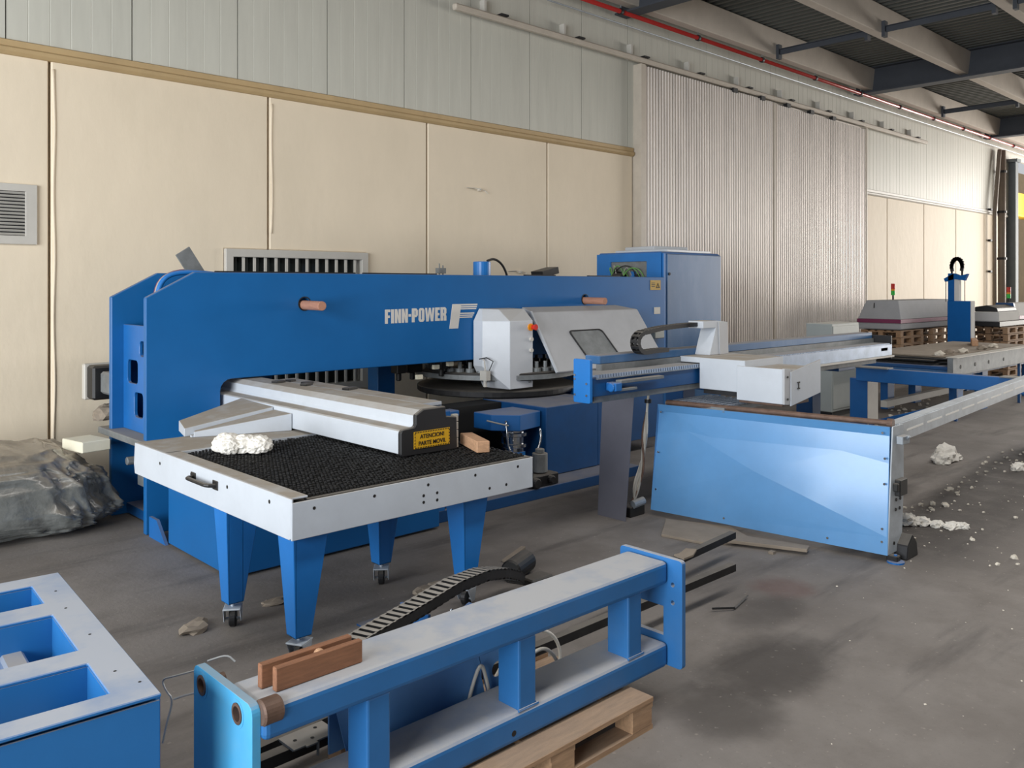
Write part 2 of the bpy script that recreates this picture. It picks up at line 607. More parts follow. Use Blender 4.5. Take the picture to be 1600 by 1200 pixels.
for i in range(len(seam2) - 1):
    B().box(seam2[i] + G, seam2[i + 1] - G, YW, YW + .12, 0, lo_top).done('panel', 'cream', wall, bev=0.012)
# painted-over joint beads beside the cream panel joints
for x in (2.448, 4.748):
    bd = B()
    pts = [(x + .035 + .006 * math.sin(z * 5.1 + x), YW - .004, z) for z in [0.1 * k for k in range(0, 42)] if not (WX0 < x + .03 < WX1 and WZ0 - .1 < z < WZ1 + .15)]
    if x > 4:
        pts = [p for p in pts if p[2] > WZ1]
    bd.tube(pts, .012, 5).done('joint_bead', 'cream', wall, smooth=True)


def ribbed_panel(x0, x1, z0, z1, y):
    b = B()
    n = 6
    for k in range(n):
        xa = x0 + (x1 - x0) * k / n
        xb = x0 + (x1 - x0) * (k + 1) / n
        g = .012
        b.face([(xa, y, z0), (xb - g, y, z0), (xb - g, y, z1), (xa, y, z1)])
        if k < n - 1:
            b.face([(xb - g, y, z0), (xb - g / 2, y + .0025, z0), (xb - g / 2, y + .0025, z1), (xb - g, y, z1)])
            b.face([(xb - g / 2, y + .0025, z0), (xb, y, z0), (xb, y, z1), (xb - g / 2, y + .0025, z1)])
        else:
            b.face([(xb - g, y, z0), (xb, y, z0), (xb, y, z1), (xb - g, y, z1)])
    b.face([(x0, y, z0), (x0, y, z1), (x0, y + .1, z1), (x0, y + .1, z0)])
    b.face([(x1, y, z0), (x1, y + .1, z0), (x1, y + .1, z1), (x1, y, z1)])
    b.face([(x0, y, z0), (x0, y + .1, z0), (x1, y + .1, z0), (x1, y, z0)])
    return b


x = 3.22 - 1.15 * 8
while x < 35:
    a, c = x + .006, x + 1.15 - .006
    if c > DX0 and a < DX1:          # above the door only
        if a < DX0 - .05:
            ribbed_panel(a, DX0, 4.32, 6.9, YW).done('panel', 'wall_grey', wall, recalc=False)
            a = DX0 + .004
        if c > DX1 + .05:
            ribbed_panel(DX1 + .004, c, 4.32, 6.9, YW).done('panel', 'wall_grey', wall, recalc=False)
            c = DX1 - .004
        ribbed_panel(a, c, DZ, 6.9, YW).done('panel', 'wall_grey', wall, recalc=False)
    else:
        ribbed_panel(a, c, 4.32 if x < 30.0 else 6.1, 6.9, YW).done('panel', 'wall_grey', wall, recalc=False)
    x += 1.15
prof = [(YW + .1, 4.17), (YW - .02, 4.17), (YW - .05, 4.2), (YW - .05, 4.235), (YW - .025, 4.25), (YW - .03, 4.31), (YW + .1, 4.335)]
struct(B().poly(prof, 'x', -7.0, DX0 - .03).done('trim_1', 'trim', bev=0.004))
struct(B().poly(prof, 'x', DX1 + .05, 30.4).done('trim_2', 'frame_grey', bev=0.004))

# closing walls of the hall outside the view: the long side opposite and the shoulders beside both gates
struct(B().box(-7.8, 41, -9.3, -9.1, 0, 7.2).done('wall_front', 'wall_dark', loc=(16, -9.2, 0)))
struct(B().box(-7.8, -7.6, -9.1, -2.5, 0, 7.2).box(-7.8, -7.6, -2.5, 9.3, 5.8, 7.2).box(-7.8, -7.6, 7.7, 9.3, 0, 5.8).done('wall_left', 'wall_dark', loc=(-7.7, 0, 0)))

# ---- big corrugated sliding door, two leaves, with a frame post and its top rail
door = bpy.data.objects.new('door_1', None)
COL.objects.link(door)
door.location = (DX0, YW, 0)
struct(door)


def corrugated(x0, x1, z0, z1, y, pitch=.08, dep=.032):
    b = B()
    n = int(round((x1 - x0) / pitch))
    p = (x1 - x0) / n
    prev = None
    for k in range(n):
        for (f, dy) in ((0, 0), (.32, 0), (.5, dep), (.82, dep)):
            X = x0 + (k + f) * p
            cur = (b.bm.verts.new((X, y + dy, z0)), b.bm.verts.new((X, y + dy, z1)))
            if prev:
                b.bm.faces.new((prev[0], cur[0], cur[1], prev[1]))
            prev = cur
    cur = (b.bm.verts.new((x1, y, z0)), b.bm.verts.new((x1, y, z1)))
    b.bm.faces.new((prev[0], cur[0], cur[1], prev[1]))
    return b


XM = 15.75
corrugated(DX0 + .12, XM - .02, .03, DZ - .02, YW - .16).done('door_leaf', 'door', door, recalc=False)
corrugated(XM + .02, DX1 - .02, .03, DZ - .05, YW - .16).done('door_leaf', 'door', door, recalc=False)
B().box(DX0 - .01, DX0 + .12, YW - .17, YW + .1, 0, DZ).done('door_post', 'rail_cream', door, bev=.004)
B().box(XM - .03, XM + .03, YW - .175, YW - .1, .03, DZ - .03).done('meeting_stile', 'rail_cream', door, bev=.004)
B().box(DX1 - .03, DX1 + .02, YW - .17, YW + .1, .03, DZ).done('door_post', 'rail_cream', door, bev=.004)
B().box(DX0 + .1, DX1 - .03, YW - .09, YW + .1, .03, DZ).done('backing_sheet', 'door', door)
rail = B().box(7.4, 23.6, YW - .17, YW - .08, DZ + .02, DZ + .11).done('door_rail', 'rail_cream', door, bev=.02)
x = 8.0
while x < 23.6:
    B().box(x - .02, x + .02, YW - .1, YW, DZ + .05, DZ + .3).done('rail_bracket', 'frame_grey', door)
    B().box(x + .22, x + .36, YW - .2, YW - .06, DZ + .11, DZ + .135).done('rail_clip', 'steel_dark', door)
    x += 1.63
for k in range(5):
    B().box(14.2 + k * 1.0, 14.35 + k, YW - .19, YW - .1, DZ - .05, DZ + .03).done('door_hanger', 'steel_dark', door)

# ---- barred window behind the machine
win = bpy.data.objects.new('window_1', None)
COL.objects.link(win)
win.location = (WX0, YW, WZ0)
struct(win)
fr = B()
fr.poly([(WX0, WZ0), (WX1, WZ0), (WX1, WZ1), (WX0, WZ1)], 'y', YW - .05, YW + .1, holes=[[(WX0 + .09, WZ0 + .09), (WX1 - .09, WZ0 + .09), (WX1 - .09, WZ1 - .09), (WX0 + .09, WZ1 - .09)]])
fr.done('window_frame', 'frame_grey', win, bev=.005)
B().box(WX0 + .08, WX1 - .08, YW + .07, YW + .09, WZ0 + .08, WZ1 - .08).done('pane', 'glass_dark', win)
for k in range(12):
    X = WX0 + .09 + (k + 1) * (WX1 - WX0 - .18) / 12.6
    B().box(X - .013, X + .013, YW - .02, YW + .006, WZ0 + .09, WZ1 - .09).done('bar', 'frame_grey', win)

# ---- louvred vent
vent = thing('wall_vent', 'pale grey louvred vent grille on the cream wall at far left', 'vent', (1.9, YW, 2.39))
vx0, vx1, vz0, vz1 = 1.42, 2.33, 2.39, 2.96
B().poly([(vx0, vz0), (vx1, vz0), (vx1, vz1), (vx0, vz1)], 'y', YW - .03, YW - .001, holes=[[(vx0 + .09, vz0 + .08), (vx1 - .1, vz0 + .08), (vx1 - .1, vz1 - .07), (vx0 + .09, vz1 - .07)]]).done('frame', 'frame_grey', vent, bev=.003)
B().box(vx0 + .08, vx1 - .09, YW - .004, YW - .001, vz0 + .07, vz1 - .06).done('dark_back', 'dark', vent)
for k in range(13):
    z = vz0 + .095 + k * .0325
    m = Matrix.Translation((0, YW - .016, z)) @ Matrix.Rotation(math.radians(-38), 4, 'X')
    B().box(vx0 + .088, vx1 - .098, -.013, .013, -.002, .002, m).done('slat', 'frame_grey', vent)

# ---- wires poking out of the cream wall
for (x, z) in ((7.95, 3.35), (8.75, 2.2)):
    b = B()
    b.tube([(x - .22, YW - .012, z + .01), (x - .08, YW - .02, z + .015), (x, YW - .06, z)], .006, 5)
    b.tube([(x, YW - .06, z), (x + .1, YW - .03, z - .01), (x + .14, YW - .05, z - .05)], .006, 5)
    b.cyl((x, YW, z), (x, YW - .05, z), .02, 8)
    tag(b.done('wire_stub', 'cable_white', loc=(x, YW, z)), 'stub of cut wire on the cream wall, ' + ('upper one left of the corrugated door' if z > 3 else 'lower one close above the machine'), 'wire')

# ---- roof
for k in range(-2, 5):
    X = 11.0 + 8.6 * k
    b = B()
    b.box(X - .15, X + .15, -9, 9.05, 6.42, 6.45)
    b.box(X - .012, X + .012, -9, 9.05, 6.45, 6.98)
    b.box(X - .15, X + .15, -9, 9.05, 6.98, 7.0)
    struct(b.done('trim_%d' % (10 + k), 'beam_dark'))
for j, Y in enumerate((8.75, 6.7, 4.6, 2.5, .4, -1.7, -3.8, -5.9)):
    struct(B().poly([(Y - .09, 6.5), (Y + .09, 6.5), (Y + .14, 6.98), (Y - .14, 6.98)], 'x', -7.5, 36).done('trim_%d' % (20 + j), 'concrete_beam', bev=.01))
for X in (-1.9, 6.7, 15.3, 23.7, 32):
    for (a, c) in ((6.85, 8.62), (4.75, 6.56), (2.65, 4.46), (.55, 2.36)):
        b = B()
        b.box(X - .05, X + .05, a, c, 6.6, 6.61).box(X - .005, X + .005, a, c, 6.5, 6.6)
        b.box(X - .06, X + .06, c - .04, c + .02, 6.42, 6.7)
        b.box(X - .06, X + .06, a - .02, a + .04, 6.42, 6.7)
        struct(b.done('trim_%d' % 40, 'beam_dark'))
b = B()
x = -7.5
prev = None
while x < 36:
    for (f, z) in ((0, 7.0), (.07, 7.0), (.1, 7.05), (.17, 7.05)):
        cur = (b.bm.verts.new((x + f, -9, z)), b.bm.verts.new((x + f, 9.3, z)))
        if prev:
            b.bm.faces.new((prev[0], prev[1], cur[1], cur[0]))
        prev = cur
    x += .2
struct(b.done('ceiling', 'deck', recalc=False, loc=(0, 0, 7.0)))

# ---- pipes
pipe = thing('sprinkler_pipe', 'long red pipe running along the wall top under the roof', 'pipe', (10, 8.82, 6.38))
B().tube([(4, 8.82, 6.4), (36, 8.82, 6.4)], .036, 10).done('pipe_run', 'pipe_red', pipe, smooth=True)
for k in range(14):
    X = 6.4 + k * 2.15
    b = B().ring((X, 8.82, 6.4), (1, 0, 0), .03, .055, .05, 12)
    b.done('pipe_clamp', 'steel_dark', pipe)
    B().cyl((X + .025, 8.82, 6.44), (X + .025, 8.8, 6.98), .006, 6).done('hanger_rod', 'steel', pipe)
tag(B().tube([(9.2, 8.98, 6.28), (33, 8.98, 6.28)], .012, 6).done('conduit', 'steel'), 'thin grey conduit on the wall just below the red pipe', 'conduit')
dp = thing('drain_pipe', 'brown-grey drain pipe down the wall end, thicker of the pair', 'pipe', (29.4, 8.95, 0))
B().tube([(29.4, 8.95, 0), (29.4, 8.95, 6.2)], .11, 12).done('pipe_run', 'pipe_grey', dp, smooth=True)
for z in (1.2, 2.8, 4.25, 5.5):
    B().ring((29.4, 8.95, z), (0, 0, 1), .1, .14, .07, 12).done('pipe_clamp', 'steel_dark', dp)
dp = thing('drain_pipe', 'brown-grey drain pipe down the wall end, thinner of the pair', 'pipe', (28.75, 8.95, 0))
B().tube([(28.75, 8.95, 0), (28.75, 8.95, 4.2), (28.8, 8.95, 4.4), (29.15, 8.95, 6.0), (29.2, 8.95, 6.2)], .06, 10).done('pipe_run', 'pipe_grey', dp, smooth=True)
for z in (2.4, 3.35, 4.3):
    B().box(28.65, 29.2, 9.04, 9.1, z, z + .06).done('pipe_clamp', 'steel_dark', dp)
# dark steel column where the wall ends, with what stands in the bright yard behind it
b = B()
b.box(30.5, 30.76, 8.88, 8.91, 0, 5.95).box(30.5, 30.76, 9.22, 9.25, 0, 5.95).box(30.62, 30.65, 8.91, 9.22, 0, 5.95)
b.box(30.44, 30.82, 8.82, 9.3, 5.95, 6.05)
struct(b.done('trim_3', 'column_grey'))
crane = thing('crane_beam', 'yellow crane girder in the bright opening at the right edge', 'crane', (38, 9.6, 0))
B().box(37.5, 47, 11.0, 11.4, 4.85, 5.7).done('girder', 'yellow_crane', crane, bev=.02)
B().box(37.5, 47, 10.95, 11.45, 4.75, 4.85).done('lower_flange', 'yellow_crane', crane)
for X in (38, 45):
    B().box(X, X + .3, 11.05, 11.35, 0, 4.75).done('leg', 'beam_dark', crane)
struct(B().box(34, 50, 13.5, 13.7, 0, 7.5).done('wall_far', 'trim', loc=(42, 13.6, 0)))
for z in (1.6, 2.9):
    pass

# ================================================================== PUNCHING MACHINE
YF, YB = 7.0, 7.86
mc = thing('punching_machine', 'big blue sheet-metal punching machine with silver lettering along its long arm', 'machine', (5.5, 7.0, 0))
ARM0, ARM1 = 1.2, 1.21


def frame_outline(x_end):
    # column at the left, arm along the top, opening under the arm
    pts = [(2.58, .0), (2.58, 1.9), (2.98, 2.112), (x_end, 2.112), (x_end, .0), (8.6, .0), (8.6, 1.2)]
    c = [(3.2 - .1 * math.sin(math.radians(a)) + .1, 1.1 + .1 * math.cos(math.radians(a))) for a in (0, 22, 45, 68, 90)]
    return pts + c + [(3.2, .0)]


B().poly(frame_outline(9.43), 'y', YF, YF + .06, holes=[circ(4.0, 1.833, .057, 24), circ(7.83, 1.83, .057, 24)]).done('side_plate', 'blue_plate', mc, bev=.006)
# rear plate with its own narrower opening
pts = [(2.58, .0), (2.58, 1.9), (2.98, 2.112), (9.43, 2.112), (9.43, .0), (7.6, 0), (7.6, 1.18), (4.1, 1.18), (4.1, .0)]
B().poly(pts, 'y', YB - .06, YB).done('side_plate', 'blue_plate', mc, bev=.006)
# web between the plates: top deck and inside faces
B().box(3.5, 9.4, YF + .06, YB - .06, 2.02, 2.06).done('top_deck', 'steel_dark', mc)
B().box(3.35, 8.6, YF + .06, YB - .06, 1.22, 1.26).done('arm_floor', 'blue_dark', mc)
# casting web inside the left end, with the two rounded openings the photo shows
web = B()
hol = [rrect(7.46, 7.7, 1.16, 1.36, .04), rrect(7.34, 7.54, .88, 1.09, .04), rrect(7.3, 7.42, 1.4, 1.53, .04)]
web.poly([(YF + .06, .756), (YB - .06, .756), (YB - .06, 1.66), (YF + .06, 1.66)], 'x', 2.68, 2.71, holes=hol)
web.done('column_web', 'blue', mc, bev=.004)
B().box(3.02, 3.2, YF + .06, YB - .06, .75, 1.2).done('column_core', 'blue_dark', mc)
B().poly([(YF + .1, .76), (YF + .3, .76), (YF + .3, 1.85), (YF + .1, 1.72)], 'x', 2.72, 2.9).done('column_rib', 'blue', mc, bev=.004)
B().box(2.54, 3.0, YF - .02, YB + .16, .7, .755).done('column_shelf', 'steel_dull', mc, bev=.004)
B().box(2.7, 3.1, YF + .08, YB - .08, .02, .1).done('column_foot', 'blue_dark', mc)
B().box(3.06, 3.1, YF + .06, YB - .06, .1, .7).done('lower_web', 'blue_dark', mc)
v = B()
v.box(2.7, 2.78, 7.37, 7.52, .3, .52).cyl((2.63, 7.58, .5), (2.71, 7.58, .5), .035, 12).cyl((2.74, 7.44, .52), (2.74, 7.44, .62), .02, 10)
v.box(2.73, 3.06, 7.4, 7.5, .36, .46)
v.done('air_valve', 'steel_dull', mc, bev=.004)
B().poly([(6.62, 0), (6.95, 0), (6.95, .16), (6.8, .16)], 'x', 2.585, 2.61).done('foot_gusset', 'blue', mc)
# hoses and cables arching out of the top of the left end
for i, (y, r, mm, h) in enumerate(((7.2, .022, 'blue_bright', .2), (7.32, .016, 'cable_grey', .23), (7.4, .012, 'cable_green', .25), (7.5, .014, 'purple', .26), (7.58, .012, 'cable_white', .24))):
    pts = [(2.73 + .03 * i, y, 1.66), (2.74 + .03 * i, y, 1.92), (2.8 + .03 * i, y + .01, 2.07), (2.95 + .04 * i, y, 2.12 + .008 * i), (3.25 + .05 * i, y, 2.1), (3.6, y, 2.05)]
    B().tube(pts, r, 7, 2).done('hose', mm, mc, smooth=True)
# servo motor sticking out behind
mt = B()
mt.box(2.62, 2.78, YB, 8.22, 1.02, 1.22)
mo = mt.done('servo_motor', 'steel_dull', mc, bev=.02)
B().box(2.56, 2.84, 8.22, 8.4, .96, 1.27).done('motor_body', 'black', mo, bev=.02)
B().box(2.54, 2.85, 8.4, 8.47, .95, 1.28).done('motor_cap', 'frame_grey', mo, bev=.01)
# base
B().box(2.6, 4.4, 5.53, 6.6, .02, .64).done('base_block', 'blue_plate', mc, bev=.006)
B().box(4.4, 7.2, 5.66, 6.9, .0, .1).done('plinth', 'blue_dark', mc, bev=.004)
B().box(4.4, 5.3, 5.75, 6.9, .1, .5).done('base_block', 'blue_dark', mc, bev=.006)
B().box(5.4, 6.07, 6.6, 6.9, .11, .78).done('lower_frame', 'dark', mc)  # near-black colour paints in the darkness of this recess
hs = B().box(6.08, 6.86, 5.95, 6.9, .105, .79).box(6.87, 7.02, 5.96, 6.9, .105, .79)
hs.done('lower_housing', 'blue_dark', mc, bev=.006)
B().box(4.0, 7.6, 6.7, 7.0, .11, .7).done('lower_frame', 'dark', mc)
B().box(7.16, 8.6, 6.4, 7.0, .16, .84).done('lower_housing', 'blue_dark', mc, bev=.006)
# turret: two dark discs on a hub with tool holders round the rim
TX, TY = 6.75, 7.42
for (z0, z1, r) in ((.98, 1.06, .92), (.8, .87, .92)):
    t = B().cyl((TX, TY, z0), (TX, TY, z1), r, 64).done('turret_disc', 'steel_dark', mc, bev=.01)
B().ring((TX, TY, .99), (0, 0, 1), .9, .94, .05, 64).done('turret_rim', 'steel_dull', mc)
B().cyl((TX, TY, .8), (TX, TY, 1.2), .3, 24).done('turret_hub', 'dark', mc)
th = None
for k in range(40):
    a = 2 * PI * k / 40
    X, Y = TX + .8 * math.cos(a), TY + .8 * math.sin(a)
    if th is None:
        th = B().cyl((X, Y, 1.06), (X, Y, 1.1), .05, 10).cyl((X, Y, 1.1), (X, Y, 1.17), .022, 8).done('tool_holder', 'steel_dull', mc)
        p0 = Vector((X, Y, 0))
    else:
        dup(th, mc, loc=(X - p0.x, Y - p0.y, 0))
# black plumbing hanging between the plates left of the head
for (x, y, w, z0, z1, mm) in ((5.25, 7.3, .12, 1.0, 1.22, 'black'), (5.5, 7.45, .2, .98, 1.22, 'steel_dark'), (5.75, 7.2, .1, 1.02, 1.2, 'black'), (5.9, 7.5, .3, 1.06, 1.22, 'black'), (6.15, 7.25, .08, 1.04, 1.22, 'steel_dark')):
    b = B().box(x, x + w, y, y + .12, z0 + .08, z1).cyl((x + w / 2, y + .06, z0), (x + w / 2, y + .06, z0 + .08), .03, 10)
    b.done('tool_gearbox', mm, mc, bev=.008)
for (x, z) in ((5.58, 1.12), (5.77, 1.14), (5.36, 1.03)):
    B().box(x, x + .07, 7.1, 7.14, z, z + .045).done('terminal_tag', 'foam', mc)
# white head cover, five-sided in plan with a sloped top
hc = B()
P = [(6.2, 6.98), (6.02, 6.98), (6.02, 6.86), (6.2, 6.58), (6.54, 6.58), (6.54, 6.98)]
# lower part narrows at the left bottom like a beak
def loop(z, dx=0.0, dy=0.0, k=1.0):
    return [(6.02 + dx, 6.985, z), (6.02 + dx, 6.84, z), (6.2, 6.6, z), (6.54, 6.6, z), (6.54, 6.985, z)]
L_ = [loop(.9, .14), loop(1.14, 0), loop(1.62, 0)]
top = [(6.1, 6.985, 1.75), (6.1, 6.93, 1.75), (6.2, 6.78, 1.745), (6.54, 6.74, 1.745), (6.54, 6.985, 1.75)]
L_.append(top)
V = [[hc.bm.verts.new(p) for p in l] for l in L_]
for i in range(3):
    for k in range(5):
        hc.bm.faces.new((V[i][k], V[i][(k + 1) % 5], V[i + 1][(k + 1) % 5], V[i + 1][k]))
hc.bm.faces.new(V[0][::-1])
hc.bm.faces.new(V[3])
head = hc.done('head_cover', 'white_clean', mc, bev=.004)
b = B().cyl((6.5, 6.6, 1.55), (6.5, 6.585, 1.55), .04, 14)
es = b.done('stop_plate', 'orange', head)
b = B().cyl((6.52, 6.585, 1.55), (6.52, 6.54, 1.55), .026, 14).cyl((6.52, 6.54, 1.55), (6.52, 6.53, 1.55), .034, 14)
b.done('stop_button', 'red', head, bev=.004)
for z in (1.42, 1.3):
    B().cyl((6.505, 6.6, z), (6.505, 6.575, z), .022, 12).done('button', 'frame_grey', head)
B().cyl((6.33, 6.6, 1.02), (6.33, 6.588, 1.02), .02, 12).done('plug', 'rust', head)
B().cyl((6.48, 6.6, .97), (6.48, 6.588, .97), .018, 12).done('plug', 'steel_dull', head)
sb = B().box(5.97, 6.03, 6.72, 6.82, 1.0, 1.1).cyl((6.0, 6.77, .93), (6.0, 6.77, 1.0), .02, 10).tube([(6.0, 6.77, 1.1), (5.99, 6.77, 1.2), (6.0, 6.82, 1.23)], .008, 6)
sb.done('sensor', 'frame_grey', mc)
B().tube([(6.03, 6.74, 1.1), (6.05, 6.7, 1.2), (6.0, 6.75, 1.24), (5.98, 6.84, 1.22)], .006, 6).done('sensor_cable', 'black', mc)
# big grey tilting hood with a recessed window
hd = B()
sl0, sl1 = Vector((0, 6.82, 1.7)), Vector((0, 6.42, 1.06))
prof = [(6.98, 1.755), (6.82, 1.7), (6.42, 1.06), (6.44, 1.04), (6.86, 1.66), (6.99, 1.71)]
V = []
for (xo, sl) in ((6.76, 1), (8.62, -1)):
    row = []
    for (y, z) in prof:
        X = xo
        if sl < 0:
            X = 8.62 + (1.7 - z) * .1 if z < 1.7 else 8.62 - (z - 1.7) * 4.5
        else:
            X = 6.74
        row.append(hd.bm.verts.new((X, y, z)))
    V.append(row)
n = len(prof)
for k in range(n):
    hd.bm.faces.new((V[0][k], V[1][k], V[1][(k + 1) % n], V[0][(k + 1) % n]))
hd.bm.faces.new(V[0][::-1])
hd.bm.faces.new(V[1])
hood = hd.done('hood', 'grey_cover', mc, bev=.006)
B().poly([(6.83, 1.7), (6.425, 1.05), (6.41, 1.06), (6.815, 1.715)], 'x', 6.715, 6.742).done('hood_edge', 'white', hood)
# window pressed into the hood: a rim and a sunken pane lying in the slope
dsl = (sl1 - sl0).normalized()
nrm = Vector((0, dsl.z, -dsl.y))
if nrm.y > 0:
    nrm = -nrm
mw = Matrix((Vector((1, 0, 0)), -dsl, nrm)).transposed().to_4x4()
mw.translation = sl1 + Vector((7.3, 0, 0))
wo = [(-.12, .5), (.46, .5), (.6, .06), (.02, .06)]
def rpoly(P, k=.06, n=4):
    out = []
    m_ = len(P)
    for i in range(m_):
        a, b_, c = Vector(P[i - 1]), Vector(P[i]), Vector(P[(i + 1) % m_])
        s_, e_ = b_ + (a - b_).normalized() * k, b_ + (c - b_).normalized() * k
        for t in range(n + 1):
            t /= n
            out.append(tuple(s_ * (1 - t) ** 2 + b_ * 2 * t * (1 - t) + e_ * t * t))
    return out
ctr = Vector((sum(p[0] for p in wo) / 4, sum(p[1] for p in wo) / 4))
inn = [tuple(ctr + (Vector(p) - ctr) * .93) for p in wo]
B().poly(rpoly(wo), 'z', -.002, .012, mw, holes=[rpoly(inn, .05)]).done('window_rim', 'steel_dark', hood, bev=.003)
B().poly(rpoly(inn, .05), 'z', -.004, .003, mw).done('window_pane', 'steel_dull', hood)
B().box(6.7, 6.74, 6.9, 6.98, 1.6, 1.7).done('hinge', 'white_clean', hood)
# screened control panel behind the hood edge
cp = B().box(6.6, 6.74, 6.985, 7.0, 1.2, 1.55)
cp.done('control_panel', 'blue_dark', mc)
# blue clamp bracket below the turret with its cylinder and two bent levers
B().poly([(5.52, 6.14), (5.7, 5.93), (6.05, 6.0), (6.05, 6.4), (5.52, 6.4)], 'z', .6, .755).done('clamp_bracket', 'blue', mc, bev=.006)
cy = B().cyl((5.78, 6.1, .38), (5.78, 6.1, .6), .1, 20).cyl((5.78, 6.1, .53), (5.78, 6.1, .57), .13, 20).cyl((5.78, 6.1, .42), (5.78, 6.1, .46), .125, 20)
cy.done('clamp_cylinder', 'chrome', mc, bev=.006)
B().tube([(5.6, 6.02, .7), (5.58, 5.98, .58), (5.58, 5.97, .44), (5.64, 5.93, .36)], .012, 7, 1).done('lever', 'chrome', mc, smooth=True)
B().tube([(5.98, 5.94, .6), (5.98, 5.92, .5), (5.9, 5.9, .38)], .012, 7, 1).done('lever', 'chrome', mc, smooth=True)
B().box(5.6, 5.84, 6.0, 6.1, .3, .38).done('clamp_foot', 'blue_bright', mc)
B().tube([(5.48, 6.16, .7), (5.53, 6.06, .68), (5.6, 5.98, .66)], .008, 6, 1).done('air_line', 'cable_grey', mc, smooth=True)
b = B().box(4.85, 5.15, 6.3, 6.5, .72, .82).cyl((4.98, 6.4, .82), (4.98, 6.4, .92), .07, 14).box(5.15, 5.3, 6.35, 6.5, .74, .8)
b.done('work_clamp', 'blue', mc, bev=.01)
# lubricator bottle and small pumps on the plinth
b = B().cyl((5.82, 5.78, .1), (5.82, 5.78, .2), .09, 16).cyl((5.82, 5.78, .22), (5.82, 5.78, .4), .075, 18).cyl((5.82, 5.78, .4), (5.82, 5.78, .44), .045, 14)
b.done('lubricator', 'steel_dull', mc, bev=.006)
b = B().box(5.6, 5.98, 5.68, 5.84, .1, .21).cyl((5.66, 5.64, .15), (5.66, 5.69, .15), .05, 14).cyl((5.86, 5.64, .16), (5.86, 5.69, .16), .04, 14)
b.done('pump', 'steel_dark', mc, bev=.01)
for k in range(3):
    B().cyl((4.62 + .12 * k, 5.7, .1), (4.62 + .12 * k, 5.7, .3), .035, 12).done('air_cylinder', 'chrome', mc)
B().box(4.5, 4.56, 5.66, 5.75, .1, .2).done('fitting', 'blue_bright', mc)
B().box(5.4, 5.63, 7.87, 8.07, 0, 1.3).done('rear_post', 'blue', mc, bev=.006)
# things on top of the arm
b = B().cyl((6.42, 7.3, 2.06), (6.42, 7.3, 2.27), .1, 24)
ac = b.done('accumulator', 'blue_bright', mc, bev=.006)
B().tube([(6.5, 7.3, 2.28), (6.6, 7.3, 2.31), (6.72, 7.3, 2.26), (6.8, 7.3, 2.15), (6.82, 7.3, 2.05)], .014, 7, 2).done('accumulator_hose', 'black', ac, smooth=True)
b = B().box(5.8, 5.9, 7.3, 7.36, 2.13, 2.19).cyl((5.83, 7.33, 2.05), (5.83, 7.33, 2.24), .008, 6).cyl((5.88, 7.33, 2.05), (5.88, 7.33, 2.22), .008, 6)
b.done('pressure_switch', 'steel_dull', mc)
m = Matrix.Translation((7.5, 7.35, 2.12)) @ Matrix.Rotation(math.radians(-12), 4, 'Y')
b = B().box(-.14, .14, -.1, .1, 0, .08, m)
b.done('top_gauge', 'steel_dark', mc)
for x0, x1 in ((3.2, 4.6), (4.7, 5.6), (6.9, 7.4), (8.0, 8.6)):
    B().box(x0, x1, YF + .08, YF + .12, 2.05, 2.125).done('cable_tray', 'steel_dark', mc)
m = Matrix.Translation((3.2, 7.4, 2.05)) @ Matrix.Rotation(math.radians(-33), 4, 'Y')
B().box(-.07, .07, -.01, .01, 0, .3, m).done('tilted_flap', 'steel_dull', mc, bev=.002)
# eyelets the dowels stick out of
for (x, z) in ((4.0, 1.833), (7.83, 1.83)):
    B().ring((x, YF - .004, z), (0, 1, 0), .0575, .066, .004, 24).done('hole_rim', 'ink', mc)
# yellow warning plate and small white plate
wp = B().box(9.12, 9.34, YF - .006, YF, 1.94, 2.07).done('warning_plate', 'yellow_plate', mc)
tri = B().poly([(9.24, 1.965), (9.32, 1.965), (9.28, 2.035)], 'y', YF - .009, YF - .006, holes=[[(9.255, 1.974), (9.305, 1.974), (9.28, 2.018)]]).done('warning_triangle', 'ink', wp)
for k in range(3):
    B().box(9.14, 9.215, YF - .008, YF - .006, 1.985 + k * .022, 1.993 + k * .022).done('print_line', 'ink', wp)
B().box(9.2, 9.33, YF - .006, YF, 1.62, 1.71).done('small_plate', 'frame_grey', mc)
b = B().box(9.1, 9.3, YF - .1, YF, 1.3, 1.42)
b.done('junction_box', 'grey_box', mc, bev=.008)

